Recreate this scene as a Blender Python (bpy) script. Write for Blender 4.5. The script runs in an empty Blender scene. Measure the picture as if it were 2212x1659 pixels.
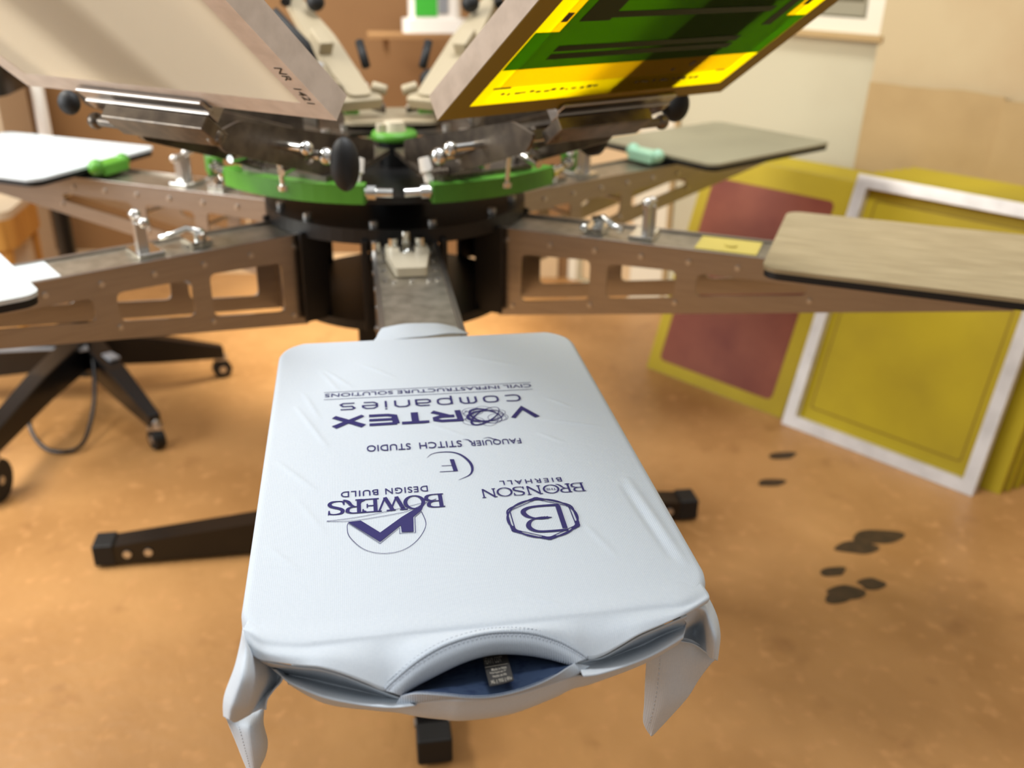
import bpy, bmesh, math, random
from mathutils import Vector, Matrix
random.seed(7)
C = bpy.context.scene.collection
PI = math.pi
R = math.radians
TOP = 0.90                      # height of the pallet tops above the floor

# ---------------------------------------------------------------- materials
def lin(c):
    return tuple(((v/255/12.92) if v/255 <= .04045 else ((v/255+.055)/1.055)**2.4) for v in c)+(1,)

def mat(name, rgb, rough=.5, metal=0, noise=None, bump=0, bscale=200, spec=.5, trans=0, sheen=0, aniso=None):
    m = bpy.data.materials.new(name); m.use_nodes = True
    nt = m.node_tree; b = nt.nodes['Principled BSDF']
    b.inputs['Base Color'].default_value = lin(rgb)
    b.inputs['Roughness'].default_value = rough
    b.inputs['Metallic'].default_value = metal
    b.inputs['Specular IOR Level'].default_value = spec
    if sheen: b.inputs['Sheen Weight'].default_value = sheen
    tc = nt.nodes.new('ShaderNodeTexCoord')
    if noise:
        rgb2, sc, lo, hi = noise
        n = nt.nodes.new('ShaderNodeTexNoise'); n.inputs['Scale'].default_value = sc; n.inputs['Detail'].default_value = 5
        r = nt.nodes.new('ShaderNodeMapRange'); r.inputs[1].default_value = lo; r.inputs[2].default_value = hi
        mx = nt.nodes.new('ShaderNodeMix'); mx.data_type = 'RGBA'
        mx.inputs[6].default_value = lin(rgb); mx.inputs[7].default_value = lin(rgb2)
        if aniso:
            mp = nt.nodes.new('ShaderNodeMapping'); mp.inputs['Scale'].default_value = aniso
            nt.links.new(tc.outputs['Object'], mp.inputs[0]); nt.links.new(mp.outputs[0], n.inputs['Vector'])
        else:
            nt.links.new(tc.outputs['Object'], n.inputs['Vector'])
        nt.links.new(n.outputs[0], r.inputs[0]); nt.links.new(r.outputs[0], mx.inputs[0])
        nt.links.new(mx.outputs[2], b.inputs['Base Color'])
    if bump:
        n2 = nt.nodes.new('ShaderNodeTexNoise'); n2.inputs['Scale'].default_value = bscale; n2.inputs['Detail'].default_value = 3
        nt.links.new(tc.outputs['Object'], n2.inputs['Vector'])
        bp = nt.nodes.new('ShaderNodeBump'); bp.inputs['Strength'].default_value = bump; bp.inputs['Distance'].default_value = .002
        nt.links.new(n2.outputs[0], bp.inputs['Height']); nt.links.new(bp.outputs[0], b.inputs['Normal'])
    if trans:
        b.inputs['Base Color'].default_value = tuple(v*.4 for v in lin(rgb)[:3])+(1,)
        t = nt.nodes.new('ShaderNodeBsdfTranslucent'); t.inputs['Color'].default_value = lin(rgb)
        ms = nt.nodes.new('ShaderNodeMixShader'); ms.inputs[0].default_value = trans
        out = nt.nodes['Material Output']
        nt.links.new(b.outputs[0], ms.inputs[1]); nt.links.new(t.outputs[0], ms.inputs[2]); nt.links.new(ms.outputs[0], out.inputs[0])
        if noise: nt.links.new(mx.outputs[2], t.inputs['Color'])
    return m

def fabric(name, rgb, rgb2):
    """jersey knit: fine vertical wales, a slightly mottled colour"""
    m = bpy.data.materials.new(name); m.use_nodes = True
    nt = m.node_tree; b = nt.nodes['Principled BSDF']
    b.inputs['Roughness'].default_value = .95; b.inputs['Specular IOR Level'].default_value = .15
    b.inputs['Sheen Weight'].default_value = .05
    tc = nt.nodes.new('ShaderNodeTexCoord')
    n = nt.nodes.new('ShaderNodeTexNoise'); n.inputs['Scale'].default_value = 420; n.inputs['Detail'].default_value = 4
    nt.links.new(tc.outputs['Object'], n.inputs['Vector'])
    mx = nt.nodes.new('ShaderNodeMix'); mx.data_type = 'RGBA'; mx.inputs[6].default_value = lin(rgb); mx.inputs[7].default_value = lin(rgb2)
    nt.links.new(n.outputs[0], mx.inputs[0]); nt.links.new(mx.outputs[2], b.inputs['Base Color'])
    w = nt.nodes.new('ShaderNodeTexWave'); w.bands_direction = 'X'; w.inputs['Scale'].default_value = 190; w.inputs['Distortion'].default_value = 1.2
    w.inputs['Detail'].default_value = 2; w.inputs['Detail Scale'].default_value = 3
    nt.links.new(tc.outputs['Object'], w.inputs['Vector'])
    n2 = nt.nodes.new('ShaderNodeTexNoise'); n2.inputs['Scale'].default_value = 60; n2.inputs['Detail'].default_value = 6
    nt.links.new(tc.outputs['Object'], n2.inputs['Vector'])
    ad = nt.nodes.new('ShaderNodeMath'); ad.operation = 'MULTIPLY_ADD'; ad.inputs[1].default_value = .25
    nt.links.new(w.outputs[1], ad.inputs[0]); nt.links.new(n2.outputs[0], ad.inputs[2])
    bp = nt.nodes.new('ShaderNodeBump'); bp.inputs['Strength'].default_value = .26; bp.inputs['Distance'].default_value = .0012
    nt.links.new(ad.outputs[0], bp.inputs['Height']); nt.links.new(bp.outputs[0], b.inputs['Normal'])
    return m

def ribbed(name, rgb):
    m = bpy.data.materials.new(name); m.use_nodes = True
    nt = m.node_tree; b = nt.nodes['Principled BSDF']
    b.inputs['Roughness'].default_value = .95; b.inputs['Specular IOR Level'].default_value = .1
    b.inputs['Base Color'].default_value = lin(rgb)
    tc = nt.nodes.new('ShaderNodeTexCoord')
    w = nt.nodes.new('ShaderNodeTexWave'); w.bands_direction = 'X'; w.inputs['Scale'].default_value = 170; w.inputs['Distortion'].default_value = .4
    nt.links.new(tc.outputs['Object'], w.inputs['Vector'])
    bp = nt.nodes.new('ShaderNodeBump'); bp.inputs['Strength'].default_value = .6; bp.inputs['Distance'].default_value = .001
    nt.links.new(w.outputs[1], bp.inputs['Height']); nt.links.new(bp.outputs[0], b.inputs['Normal'])
    return m

def floor_mat():
    m = bpy.data.materials.new('floor_paper'); m.use_nodes = True
    nt = m.node_tree; b = nt.nodes['Principled BSDF']
    tc = nt.nodes.new('ShaderNodeTexCoord')
    def noise(sc, det, lo, hi):
        n = nt.nodes.new('ShaderNodeTexNoise'); n.inputs['Scale'].default_value = sc; n.inputs['Detail'].default_value = det
        nt.links.new(tc.outputs['Object'], n.inputs['Vector'])
        r = nt.nodes.new('ShaderNodeMapRange'); r.inputs[1].default_value = lo; r.inputs[2].default_value = hi
        nt.links.new(n.outputs[0], r.inputs[0]); return r.outputs[0]
    def mix(f, a, bcol):
        x = nt.nodes.new('ShaderNodeMix'); x.data_type = 'RGBA'
        nt.links.new(f, x.inputs[0])
        if isinstance(a, tuple): x.inputs[6].default_value = a
        else: nt.links.new(a, x.inputs[6])
        x.inputs[7].default_value = bcol; return x.outputs[2]
    c = mix(noise(2.2, 6, .35, .7), lin(FLOOR_A), lin(FLOOR_B))
    c = mix(noise(26, 4, .56, .72), c, lin(FLOOR_C))
    c = mix(noise(7, 3, .62, .8), c, lin(FLOOR_D))
    nt.links.new(c, b.inputs['Base Color'])
    b.inputs['Roughness'].default_value = .42
    b.inputs['Specular IOR Level'].default_value = .4
    n2 = nt.nodes.new('ShaderNodeTexNoise'); n2.inputs['Scale'].default_value = 18
    nt.links.new(tc.outputs['Object'], n2.inputs['Vector'])
    bp = nt.nodes.new('ShaderNodeBump'); bp.inputs['Strength'].default_value = .3; bp.inputs['Distance'].default_value = .01
    nt.links.new(n2.outputs[0], bp.inputs['Height']); nt.links.new(bp.outputs[0], b.inputs['Normal'])
    return m

FLOOR_A, FLOOR_B, FLOOR_C, FLOOR_D = (192,143,88), (164,117,66), (196,144,90), (152,106,60)
M = {}
M['floor'] = floor_mat()
M['shirt'] = fabric('shirt_jersey', (196,205,213), (208,215,222))
M['rib'] = ribbed('shirt_rib', (184,193,203))
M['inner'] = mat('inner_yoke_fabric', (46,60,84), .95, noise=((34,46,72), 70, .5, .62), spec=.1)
M['stitch'] = mat('stitch_thread', (206,213,222), .9)
M['ink'] = mat('navy_plastisol_ink', (38,34,98), .55, spec=.3)
M['label'] = mat('neck_label_black', (40,38,36), .8)
M['label_text'] = mat('neck_label_text', (170,164,150), .8)
M['alu'] = mat('brushed_aluminium', (176,168,160), .34, 1, noise=((168,160,152), 12, .4, .7), aniso=(1,1,14))
M['alu_top'] = mat('satin_aluminium', (190,182,166), .42, 1, noise=((160,152,136), 40, .35, .7))
M['frame_alu'] = mat('screen_frame_aluminium', (222,208,194), .5, .12, noise=((206,192,178), 30, .4, .7))
M['frame_white'] = mat('bright_frame_aluminium', (226,220,214), .42, .35, noise=((206,200,194), 12, .4, .7))
M['chrome'] = mat('chrome', (220,220,216), .16, 1)
M['zinc'] = mat('zinc_bolt', (206,202,196), .28, .9)
M['steel_dark'] = mat('dark_steel_plate', (96,88,80), .38, .9, noise=((120,110,98), 30, .4, .6))
M['black'] = mat('black_powder_coat', (7,6,6), .42, bump=.15, bscale=500)
M['rubber'] = mat('black_rubber', (12,12,12), .6)
M['black_gloss'] = mat('black_satin_tube', (9,9,10), .27)
M['green'] = mat('green_powder_coat', (84,150,44), .4, noise=((66,126,34), 9, .4, .7))
M['mint'] = mat('mint_plastic', (168,216,182), .4)
M['cream'] = mat('cream_cast_metal', (206,194,168), .45, .2)
M['tan_pallet'] = mat('tape_covered_pallet', (152,136,104), .4, noise=((174,158,124), 5, .42, .72), aniso=(14,2,2), spec=.6)
M['grey_pallet'] = mat('grey_pallet_tape', (158,152,124), .5, noise=((148,142,116), 5, .4, .7))
M['white_pallet'] = mat('white_pallet_paper', (206,215,219), .4)
M['tape_yellow'] = mat('yellow_masking_tape', (190,172,84), .6)
M['mesh_yellow'] = mat('yellow_screen_mesh', (255,238,10), .6, trans=.9)
M['mesh_olive'] = mat('yellow_mesh_in_stack', (190,166,6), .62, noise=((168,144,4), 3, .35, .7))
M['mesh_glued'] = mat('yellow_mesh_over_frame', (132,104,2), .6)
M['mesh_white'] = mat('white_screen_mesh', (250,240,222), .7, trans=.55)
M['emul_green'] = mat('green_emulsion', (116,176,12), .5, trans=.85)
M['emul_amber'] = mat('amber_blockout_film', (252,236,70), .5, trans=.88)
M['emul_dark'] = mat('dark_green_ink_film', (62,88,4), .5, trans=.4)
M['emul_red'] = mat('red_brown_emulsion', (142,74,48), .5, noise=((112,42,22), 4, .35, .7), spec=.35)
M['mark'] = mat('dark_marker_ink', (58,48,30), .7)
M['wall_cream'] = mat('cream_painted_wall', (210,202,170), .8, noise=((202,192,160), 2, .4, .7))
M['wall_brown'] = mat('brown_wall_board', (150,112,68), .75, noise=((138,100,60), 1.4, .35, .7))
M['wall_tan'] = mat('tan_painted_wall', (220,190,146), .8)
M['card_light'] = mat('light_cardboard', (202,180,138), .85, noise=((194,168,126), 3, .4, .7))
M['card'] = mat('tan_cardboard', (192,162,112), .85, noise=((176,146,98), 3, .4, .7))
M['cast_grey'] = mat('beige_cast_metal', (176,162,134), .5, .2)
M['sash_olive'] = mat('olive_grey_sash', (150,140,112), .5)
M['trim'] = mat('cream_trim_paint', (236,226,200), .5)
M['glass'] = mat('window_glass', (96,84,54), .45, spec=.2)
M['white_plastic'] = mat('white_plastic', (236,230,220), .4)
M['label_green'] = mat('green_label', (60,170,50), .5)
M['wood'] = mat('orange_wood', (196,142,66), .5, noise=((170,116,48), 5, .4, .7), aniso=(1,12,1))
M['foam'] = mat('pale_foam', (196,176,148), .8)
M['grey_light'] = mat('grey_painted_metal', (150,152,156), .4, .3)
M['hole_black'] = mat('opening_shadowless_black', (8,8,8), .9)
M['soot'] = mat('dark_floor_grease', (52,36,20), .5, noise=((74,52,30), 40, .4, .7))

# ---------------------------------------------------------------- mesh builder
class MB:
    def __init__(s): s.v = []; s.f = []; s.smooth = set()
    def add(s, vs, fs, smooth=False, m=None):
        o = len(s.v)
        for p in vs:
            p = Vector(p); s.v.append(tuple(m @ p) if m else tuple(p))
        for f in fs:
            if smooth: s.smooth.add(len(s.f))
            s.f.append([i+o for i in f])
        return s
    def box(s, c, d, m=None, rot=None):
        x, y, z = (v/2 for v in d)
        vs = [Vector((i, j, k)) for k in (-z, z) for j in (-y, y) for i in (-x, x)]
        if rot: vs = [rot @ v for v in vs]
        vs = [v+Vector(c) for v in vs]
        return s.add(vs, [(0,2,3,1),(4,5,7,6),(0,1,5,4),(2,6,7,3),(0,4,6,2),(1,3,7,5)], False, m)
    def cyl(s, a, b, r, n=16, r2=None, m=None, caps=True):
        a, b = Vector(a), Vector(b); r2 = r if r2 is None else r2
        z = (b-a).normalized(); x = z.orthogonal().normalized(); y = z.cross(x)
        vs = [a+(x*math.cos(t)+y*math.sin(t))*r for t in [2*PI*i/n for i in range(n)]]
        vs += [b+(x*math.cos(t)+y*math.sin(t))*r2 for t in [2*PI*i/n for i in range(n)]]
        s.add(vs, [(i, (i+1)%n, n+(i+1)%n, n+i) for i in range(n)], True, m)
        if caps:
            s.add(vs[:n], [list(range(n))[::-1]], False, m); s.add(vs[n:], [list(range(n))], False, m)
        return s
    def lathe(s, prof, n=24, m=None):
        """prof: (r, z) pairs round the z axis"""
        vs = []
        for r, z in prof: vs += [(r*math.cos(2*PI*i/n), r*math.sin(2*PI*i/n), z) for i in range(n)]
        fs = []
        for k in range(len(prof)-1):
            for i in range(n): fs.append((k*n+i, k*n+(i+1)%n, (k+1)*n+(i+1)%n, (k+1)*n+i))
        return s.add(vs, fs, True, m)
    def ball(s, c, r, n=12, sc=(1,1,1), m=None):
        vs = []; fs = []
        for k in range(1, n): 
            ph = PI*k/n
            vs += [(c[0]+r*sc[0]*math.sin(ph)*math.cos(2*PI*i/n), c[1]+r*sc[1]*math.sin(ph)*math.sin(2*PI*i/n), c[2]+r*sc[2]*math.cos(ph)) for i in range(n)]
        for k in range(n-2):
            for i in range(n): fs.append((k*n+i, (k+1)*n+i, (k+1)*n+(i+1)%n, k*n+(i+1)%n))
        a = len(vs); vs += [(c[0], c[1], c[2]+r*sc[2]), (c[0], c[1], c[2]-r*sc[2])]
        for i in range(n): fs.append((a, i, (i+1)%n)); fs.append((a+1, (n-2)*n+(i+1)%n, (n-2)*n+i))
        return s.add(vs, fs, True, m)
    def tube(s, pts, r, n=10, m=None):
        pts = [Vector(p) for p in pts]; vs = []; fs = []
        x = None
        for i, p in enumerate(pts):
            t = (pts[min(i+1, len(pts)-1)]-pts[max(i-1, 0)]).normalized()
            x = (x - t*x.dot(t)).normalized() if x else t.orthogonal().normalized()
            y = t.cross(x)
            vs += [p+(x*math.cos(2*PI*k/n)+y*math.sin(2*PI*k/n))*(r[i] if isinstance(r, (list, tuple)) else r) for k in range(n)]
        for i in range(len(pts)-1):
            for k in range(n): fs.append((i*n+k, i*n+(k+1)%n, (i+1)*n+(k+1)%n, (i+1)*n+k))
        fs.append(list(range(n))[::-1]); fs.append([(len(pts)-1)*n+k for k in range(n)])
        return s.add(vs, fs, True, m)
    def prism(s, poly, z0, z1, m=None):
        """convex or simple polygon (x, y) between z0 and z1"""
        return s.plate([poly], z0, z1, m)
    def plate(s, loops, z0, z1, m=None):
        """flat plate with holes: first loop outside, the rest holes"""
        cu = bpy.data.curves.new('t', 'CURVE'); cu.dimensions = '2D'; cu.fill_mode = 'BOTH'; cu.extrude = abs(z1-z0)/2
        for L in loops:
            sp = cu.splines.new('POLY'); sp.points.add(len(L)-1); sp.use_cyclic_u = True
            for i, p in enumerate(L): sp.points[i].co = (p[0], p[1], 0, 1)
        o = bpy.data.objects.new('t', cu); me = o.to_mesh()
        zc = (z0+z1)/2
        s.add([(v.co.x, v.co.y, v.co.z+zc) for v in me.vertices], [list(p.vertices) for p in me.polygons], False, m)
        o.to_mesh_clear(); bpy.data.objects.remove(o); bpy.data.curves.remove(cu)
        return s
    def mesh(s, name):
        me = bpy.data.meshes.new(name); me.from_pydata(s.v, [], s.f); me.validate()
        bm = bmesh.new(); bm.from_mesh(me)
        bmesh.ops.recalc_face_normals(bm, faces=bm.faces); bm.to_mesh(me); bm.free()
        if len(me.polygons) == len(s.f):
            for i in s.smooth: me.polygons[i].use_smooth = True
        return me

SPLIT = set('rivet ink_speck plate_bolt register_bolt clamp_screw hub_bolt leg_bolt stop_bolt side_lug lever_handle level_plunger cheek_plate hinge_rod spacer_rod bracket grey_strap pivot_bolt pallet_clamp micro_register register_post register_lever ink_specks_ arm_bracket label_ sash_ caster_fork'.split())

def islands(mb, gap=.004):
    """one builder per separate piece of mb (pieces nearer than gap stay together)"""
    par = list(range(len(mb.v)))
    def find(a):
        while par[a] != a: par[a] = par[par[a]]; a = par[a]
        return a
    for f in mb.f:
        for i in f[1:]: par[find(i)] = find(f[0])
    box = {}
    for i, v in enumerate(mb.v):
        r = find(i); b = box.setdefault(r, [list(v), list(v)])
        for k in range(3): b[0][k] = min(b[0][k], v[k]); b[1][k] = max(b[1][k], v[k])
    ks = list(box)
    for i, a in enumerate(ks):
        for b in ks[i+1:]:
            A, B = box[a], box[b]
            if all(A[0][k]-gap <= B[1][k] and B[0][k]-gap <= A[1][k] for k in range(3)): par[find(a)] = find(b)
    out = {}
    for j, f in enumerate(mb.f):
        r = find(f[0]); o = out.setdefault(r, (MB(), {})); nb, mp = o; g = []
        for i in f:
            if i not in mp: mp[i] = len(nb.v); nb.v.append(mb.v[i])
            g.append(mp[i])
        if j in mb.smooth: nb.smooth.add(len(nb.f))
        nb.f.append(g)
    return [o[0] for o in out.values()]

def obj(name, mb, m, parent=None, *a, **k):
    if name in SPLIT and isinstance(mb, MB):
        return [obj1(name, q, m, parent, *a, **k) for q in islands(mb)][0]
    return obj1(name, mb, m, parent, *a, **k)

def obj1(name, mb, m, parent=None, bevel=0, world=False, thick=0, sub=0, allsmooth=False):
    me = mb.mesh(name) if isinstance(mb, MB) else mb
    if world and parent:
        me.transform(Matrix.Translation(-world_loc(parent)))
    me.materials.append(M[m])
    if allsmooth:
        for p in me.polygons: p.use_smooth = True
    o = bpy.data.objects.new(name, me); C.objects.link(o); o.parent = parent
    if thick:
        so = o.modifiers.new('thick', 'SOLIDIFY'); so.thickness = thick; so.offset = 0
    if bevel:
        b = o.modifiers.new('bevel', 'BEVEL'); b.width = bevel; b.segments = 2; b.limit_method = 'ANGLE'; b.angle_limit = R(40)
    if sub:
        u = o.modifiers.new('sub', 'SUBSURF'); u.levels = sub; u.render_levels = sub
    return o

def world_loc(p):
    l = Vector(p.location)
    while p.parent: p = p.parent; l = l+Vector(p.location)
    return l

def tag(o, label=None, cat=None, group=None, kind=None):
    if label: o['label'] = label
    if cat: o['category'] = cat
    if group: o['group'] = group
    if kind: o['kind'] = kind
    return o

def thing(name, label, cat, loc=(0,0,0), rz=0, group=None, matrix=None):
    o = bpy.data.objects.new(name, None); C.objects.link(o); o.empty_display_size = .05
    if matrix is not None: o.matrix_world = matrix
    else: o.location = loc; o.rotation_euler = (0, 0, rz)
    return tag(o, label, cat, group)

def dup(root, loc=None, rz=None, label=None):
    r = root.copy(); C.objects.link(r)
    if loc is not None: r.location = loc
    if rz is not None: r.rotation_euler = (0, 0, rz)
    if label: r['label'] = label
    for ch in list(root.children):
        c = ch.copy(); C.objects.link(c); c.parent = r
        for g in list(ch.children):
            d = g.copy(); C.objects.link(d); d.parent = c
    return r

def struct(name, mb, m, parent=None, bevel=0):
    o = obj(name, mb, m, parent, bevel)
    if not parent: o['kind'] = 'structure'
    return o

def rrect(x0, y0, x1, y1, r, n=6):
    out = []
    for cx, cy, a in ((x1-r, y1-r, 0), (x0+r, y1-r, 90), (x0+r, y0+r, 180), (x1-r, y0+r, 270)):
        for i in range(n+1):
            t = R(a+90*i/n); out.append((cx+r*math.cos(t), cy+r*math.sin(t)))
    return out

def rpoly(pts, r, n=4):
    """polygon with rounded corners"""
    out = []; N = len(pts)
    for i in range(N):
        p0, p, p1 = Vector(pts[i-1]), Vector(pts[i]), Vector(pts[(i+1)%N])
        a = (p0-p); b = (p1-p); ra = min(r, a.length*.45); rb = min(r, b.length*.45)
        A = p+a.normalized()*ra; B = p+b.normalized()*rb
        for k in range(n+1):
            t = k/n; q = A*(1-t)**2+p*2*t*(1-t)+B*t*t; out.append((q.x, q.y))
    return out

def crom(P, n):
    """Catmull-Rom through the points P, n samples"""
    P = [Vector(p) for p in P]; N = len(P)-1; out = []
    for i in range(n):
        t = i/(n-1)*N; k = min(int(t), N-1); f = t-k
        p0 = P[max(k-1, 0)]; p1 = P[k]; p2 = P[k+1]; p3 = P[min(k+2, N)]
        out.append(.5*((2*p1)+(-p0+p2)*f+(2*p0-5*p1+4*p2-p3)*f*f+(-p0+3*p1-3*p2+p3)*f**3))
    return out

def loft(rows, nu, nv):
    """smooth sheet through rows of points"""
    rr = [crom(r, nu) for r in rows]
    cols = [crom([r[i] for r in rr], nv) for i in range(nu)]
    mb = MB(); vs = [cols[i][j] for j in range(nv) for i in range(nu)]
    fs = [(j*nu+i, j*nu+i+1, (j+1)*nu+i+1, (j+1)*nu+i) for j in range(nv-1) for i in range(nu-1)]
    return mb.add(vs, fs, True)

# ---------------------------------------------------------------- camera
cam = bpy.data.cameras.new('camera'); co = bpy.data.objects.new('camera', cam); C.objects.link(co)
yaw, pit, rol = R(9.558), R(24.976), R(-.8606)
fw = Vector((math.sin(yaw)*math.cos(pit), math.cos(yaw)*math.cos(pit), -math.sin(pit)))
rt = Vector((math.cos(yaw), -math.sin(yaw), 0)); dn = fw.cross(rt)
r2 = rt*math.cos(rol)+dn*math.sin(rol); d2 = -rt*math.sin(rol)+dn*math.cos(rol)
mw = Matrix((r2, -d2, -fw)).transposed().to_4x4(); mw.translation = Vector((-.0892, -2.0997, .5150+TOP))
co.matrix_world = mw
cam.sensor_width = 36; cam.lens = 36*2065.4/2212; cam.clip_start = .02
cam.dof.use_dof = True; cam.dof.focus_distance = .93; cam.dof.aperture_fstop = 3.9
bpy.context.scene.camera = co

# ---------------------------------------------------------------- room
WN = Vector((.8196, .5729, 0)); WA = Vector((.5729, -.8196, 0)); WD = 1.86     # right wall: normal, direction, distance
def wallp(m, z, d=0): return WN*(WD+d)+WA*m+Vector((0, 0, z+TOP))
WM = Matrix((WA, Vector((0,0,1)), WA.cross(Vector((0,0,1))))).transposed().to_4x4(); WM.translation = WN*WD     # local x along the wall, y up, z into the room
H = 2.75
CORNER = wallp(-1.16, -TOP)
f = MB(); f.box((0, -.4, -.01), (9, 7.4, .02)); struct('floor', f, 'floor')
w = MB(); w.plate([[(-1.16, 0), (3.6, 0), (3.6, H), (-1.16, H)], [(-1.09, .004), (-.79, .004), (-.79, 2.03), (-1.09, 2.03)][::-1], [(-.9, TOP+.29), (.105, TOP+.29), (.105, 2.2), (-.9+.35, 2.2), (-.55, 2.0), (-.55, TOP+.29)][::-1][:0] or [(-.5, TOP+.29), (.105, TOP+.29), (.105, 2.2), (-.5, 2.2)][::-1]], -.08, 0, WM)
struct('wall_right', w, 'wall_cream')
bdir = Vector((-4.6, .75, 0)).normalized(); bn = Vector((0,0,1)).cross(bdir); 
BM = Matrix((-bdir, Vector((0,0,1)), (-bdir).cross(Vector((0,0,1))))).transposed().to_4x4(); BM.translation = CORNER
w = MB(); w.box((-2.35, H/2, -.04), (4.86, H, .08), BM)
struct('wall_back', w, 'wall_brown')
tr = MB()
for x in (-1.45, -2.65, -3.87): tr.box((x, H/2, .003), (.012, H, .006), BM)
struct('trim_1', tr, 'wall_tan')
# door in the right wall with its cream casing
d = MB(); d.box((-.94, 1.02, -.03), (.296, 2.02, .035), WM); struct('door_1', d, 'wall_tan', bevel=.003)
d = MB(); d.box((-1.125, 1.03, .008), (.05, 2.06, .016), WM); d.box((-.705, 1.03, .008), (.17, 2.06, .016), WM); d.box((-.90, 2.09, .008), (.56, .06, .016), WM)
struct('trim_2', d, 'trim', bevel=.003)
d = MB(); d.box((-.612, 1.3, .007), (.02, 2.6, .014), WM); struct('trim_3', d, 'card')
# window
wf = MB(); wf.plate([[(-.56, TOP+.245), (.165, TOP+.245), (.165, 2.25), (-.56, 2.25)], [(-.5, TOP+.295), (.105, TOP+.295), (.105, 2.19), (-.5, 2.19)][::-1]], 0, .022, WM)
wo = struct('window_1', wf, 'trim', bevel=.003)
g = MB(); g.box((-.2, 1.7, -.05), (.6, 1.04, .006), WM); obj('window_pane', g, 'glass', wo)
g = MB(); g.box((-.19, TOP+.32, -.035), (.59, .045, .03), WM); g.box((.085, 1.7, -.035), (.03, 1.0, .03), WM); obj('window_sash', g, 'sash_olive', wo, .002)
g = MB(); g.box((-.2, TOP+.24, .02), (.76, .02, .05), WM); obj('window_sill', g, 'card', wo, .002)
# baseboard
b = MB(); b.box((1.5, .05, .007), (4.2, .1, .014), WM); struct('baseboard_right', b, 'trim', bevel=.002)
b = MB(); b.box((-2.4, .05, .007), (4.7, .1, .014), BM); struct('baseboard_back', b, 'wall_tan', bevel=.002)

# cardboard sheets leaning on the right wall behind the stacked screens
def card(name, m0, m1, z1, off, mt, label, top=None, lean=2.5):
    o = thing(name, label, 'cardboard')
    W_ = m1-m0
    pts = [(m0, 0)]+[(m0+W_*i/10, 0) for i in range(1, 11)]
    topl = [(m1-W_*i/10, z1+(top[i] if top else 0)) for i in range(11)]
    rot = Matrix.Translation(Vector((0, 0, off))) @ Matrix.Rotation(R(-lean), 4, 'X')
    mb = MB(); mb.plate([pts+topl], 0, .006, WM @ rot)
    o.location = WN*(WD-off-.03)+WA*((m0+m1)/2)
    obj('board', mb, mt, o, world=True)
    return o
card('cardboard_sheet', .166, 1.9, 1.75, .08, 'card_light', 'tall pale cardboard sheet against the wall beside the window')
card('cardboard_sheet', .175, .60, TOP+.113, .115, 'card', 'darker tan cardboard sheet with square corner, behind the stacked screens', [0,0,.004,.006,.004,0,0,-.002,0,0,0], 3)
card('cardboard_sheet', .600, 1.5, TOP+.104, .122, 'card', 'tan cardboard sheet at the right edge, beyond the square-cornered one', [0]*11, 3)

# grease marks on the floor
for i, (x, y, r_) in enumerate([(1.149,.278,.035),(1.217,-.171,.05),(1.14,-.21,.04),(1.026,-.382,.035),(1.10,-.36,.03),(.99,-.40,.028),(1.03,-.30,.028),(1.05,.13,.03)]):
    mb = MB(); n = 18
    P = [(x+r_*(1+.22*math.sin(2*a+i)+.10*math.sin(3*a+2*i))*math.cos(a)*1.25, y+r_*(1+.15*math.cos(2*a+i))*math.sin(a)*.7) for a in [2*PI*k/n for k in range(n)]]
    mb.plate([P], .0002, .0010+.0002*i)
    o = obj('grease_stain', mb, 'soot')
    tag(o, ['dark smudge on the floor straight below the corner of the white screen frame', 'largest dark blot on the brown floor right of the shirt', 'dark blot just left of the largest one on the floor', 'dark spot lowest in the cluster of floor stains', 'dark spot right in the cluster of low floor stains', 'small dark spot at the left end of the low floor stains', 'small dark spot topping the cluster of low floor stains', 'faint dark smear between the screen stack and the blots'][i], 'stain', 'dark spots on the floor')

# ---------------------------------------------------------------- press base
base = thing('press_base', 'black steel centre stand of the printing press with four box legs on the floor', 'stand')
mb = MB(); mb.box((0, 0, .36), (.20, .20, .62)); mb.box((0, 0, .06), (.24, .24, .06))
obj('column', mb, 'black', base, .004)
for k in range(4):
    a = R(90*k); rz = Matrix.Rotation(a, 4, 'Z')
    poly = [(.10, .01), (.735, .01), (.735, .058), (.66, .066), (.10, .125)]     # side view, u / z
    mb = MB(); rot = rz @ Matrix.Rotation(PI/2, 4, 'X') @ Matrix.Identity(4)
    # side view plane (u, z) -> local -Y direction
    mm = rz @ Matrix(((0, 0, 1, 0), (-1, 0, 0, 0), (0, 1, 0, 0), (0, 0, 0, 1)))
    mb.plate([poly], -.03, .03, mm)
    leg = obj('leg', mb, 'black_gloss', base, .003)
    mb = MB(); mb.box((0, -.745, .036), (.066, .05, .058), rz); obj('end_cap', mb, 'rubber', leg, .004)
    mb = MB(); mb.cyl((-.034, -.69, .036), (.034, -.69, .036), .010, m=rz); mb.cyl((-.034, -.64, .037), (.034, -.64, .037), .010, m=rz)
    mb.cyl((0, -.70, 0), (0, -.70, .012), .016, m=rz)
    obj('leg_bolt', mb, 'zinc', leg)

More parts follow.
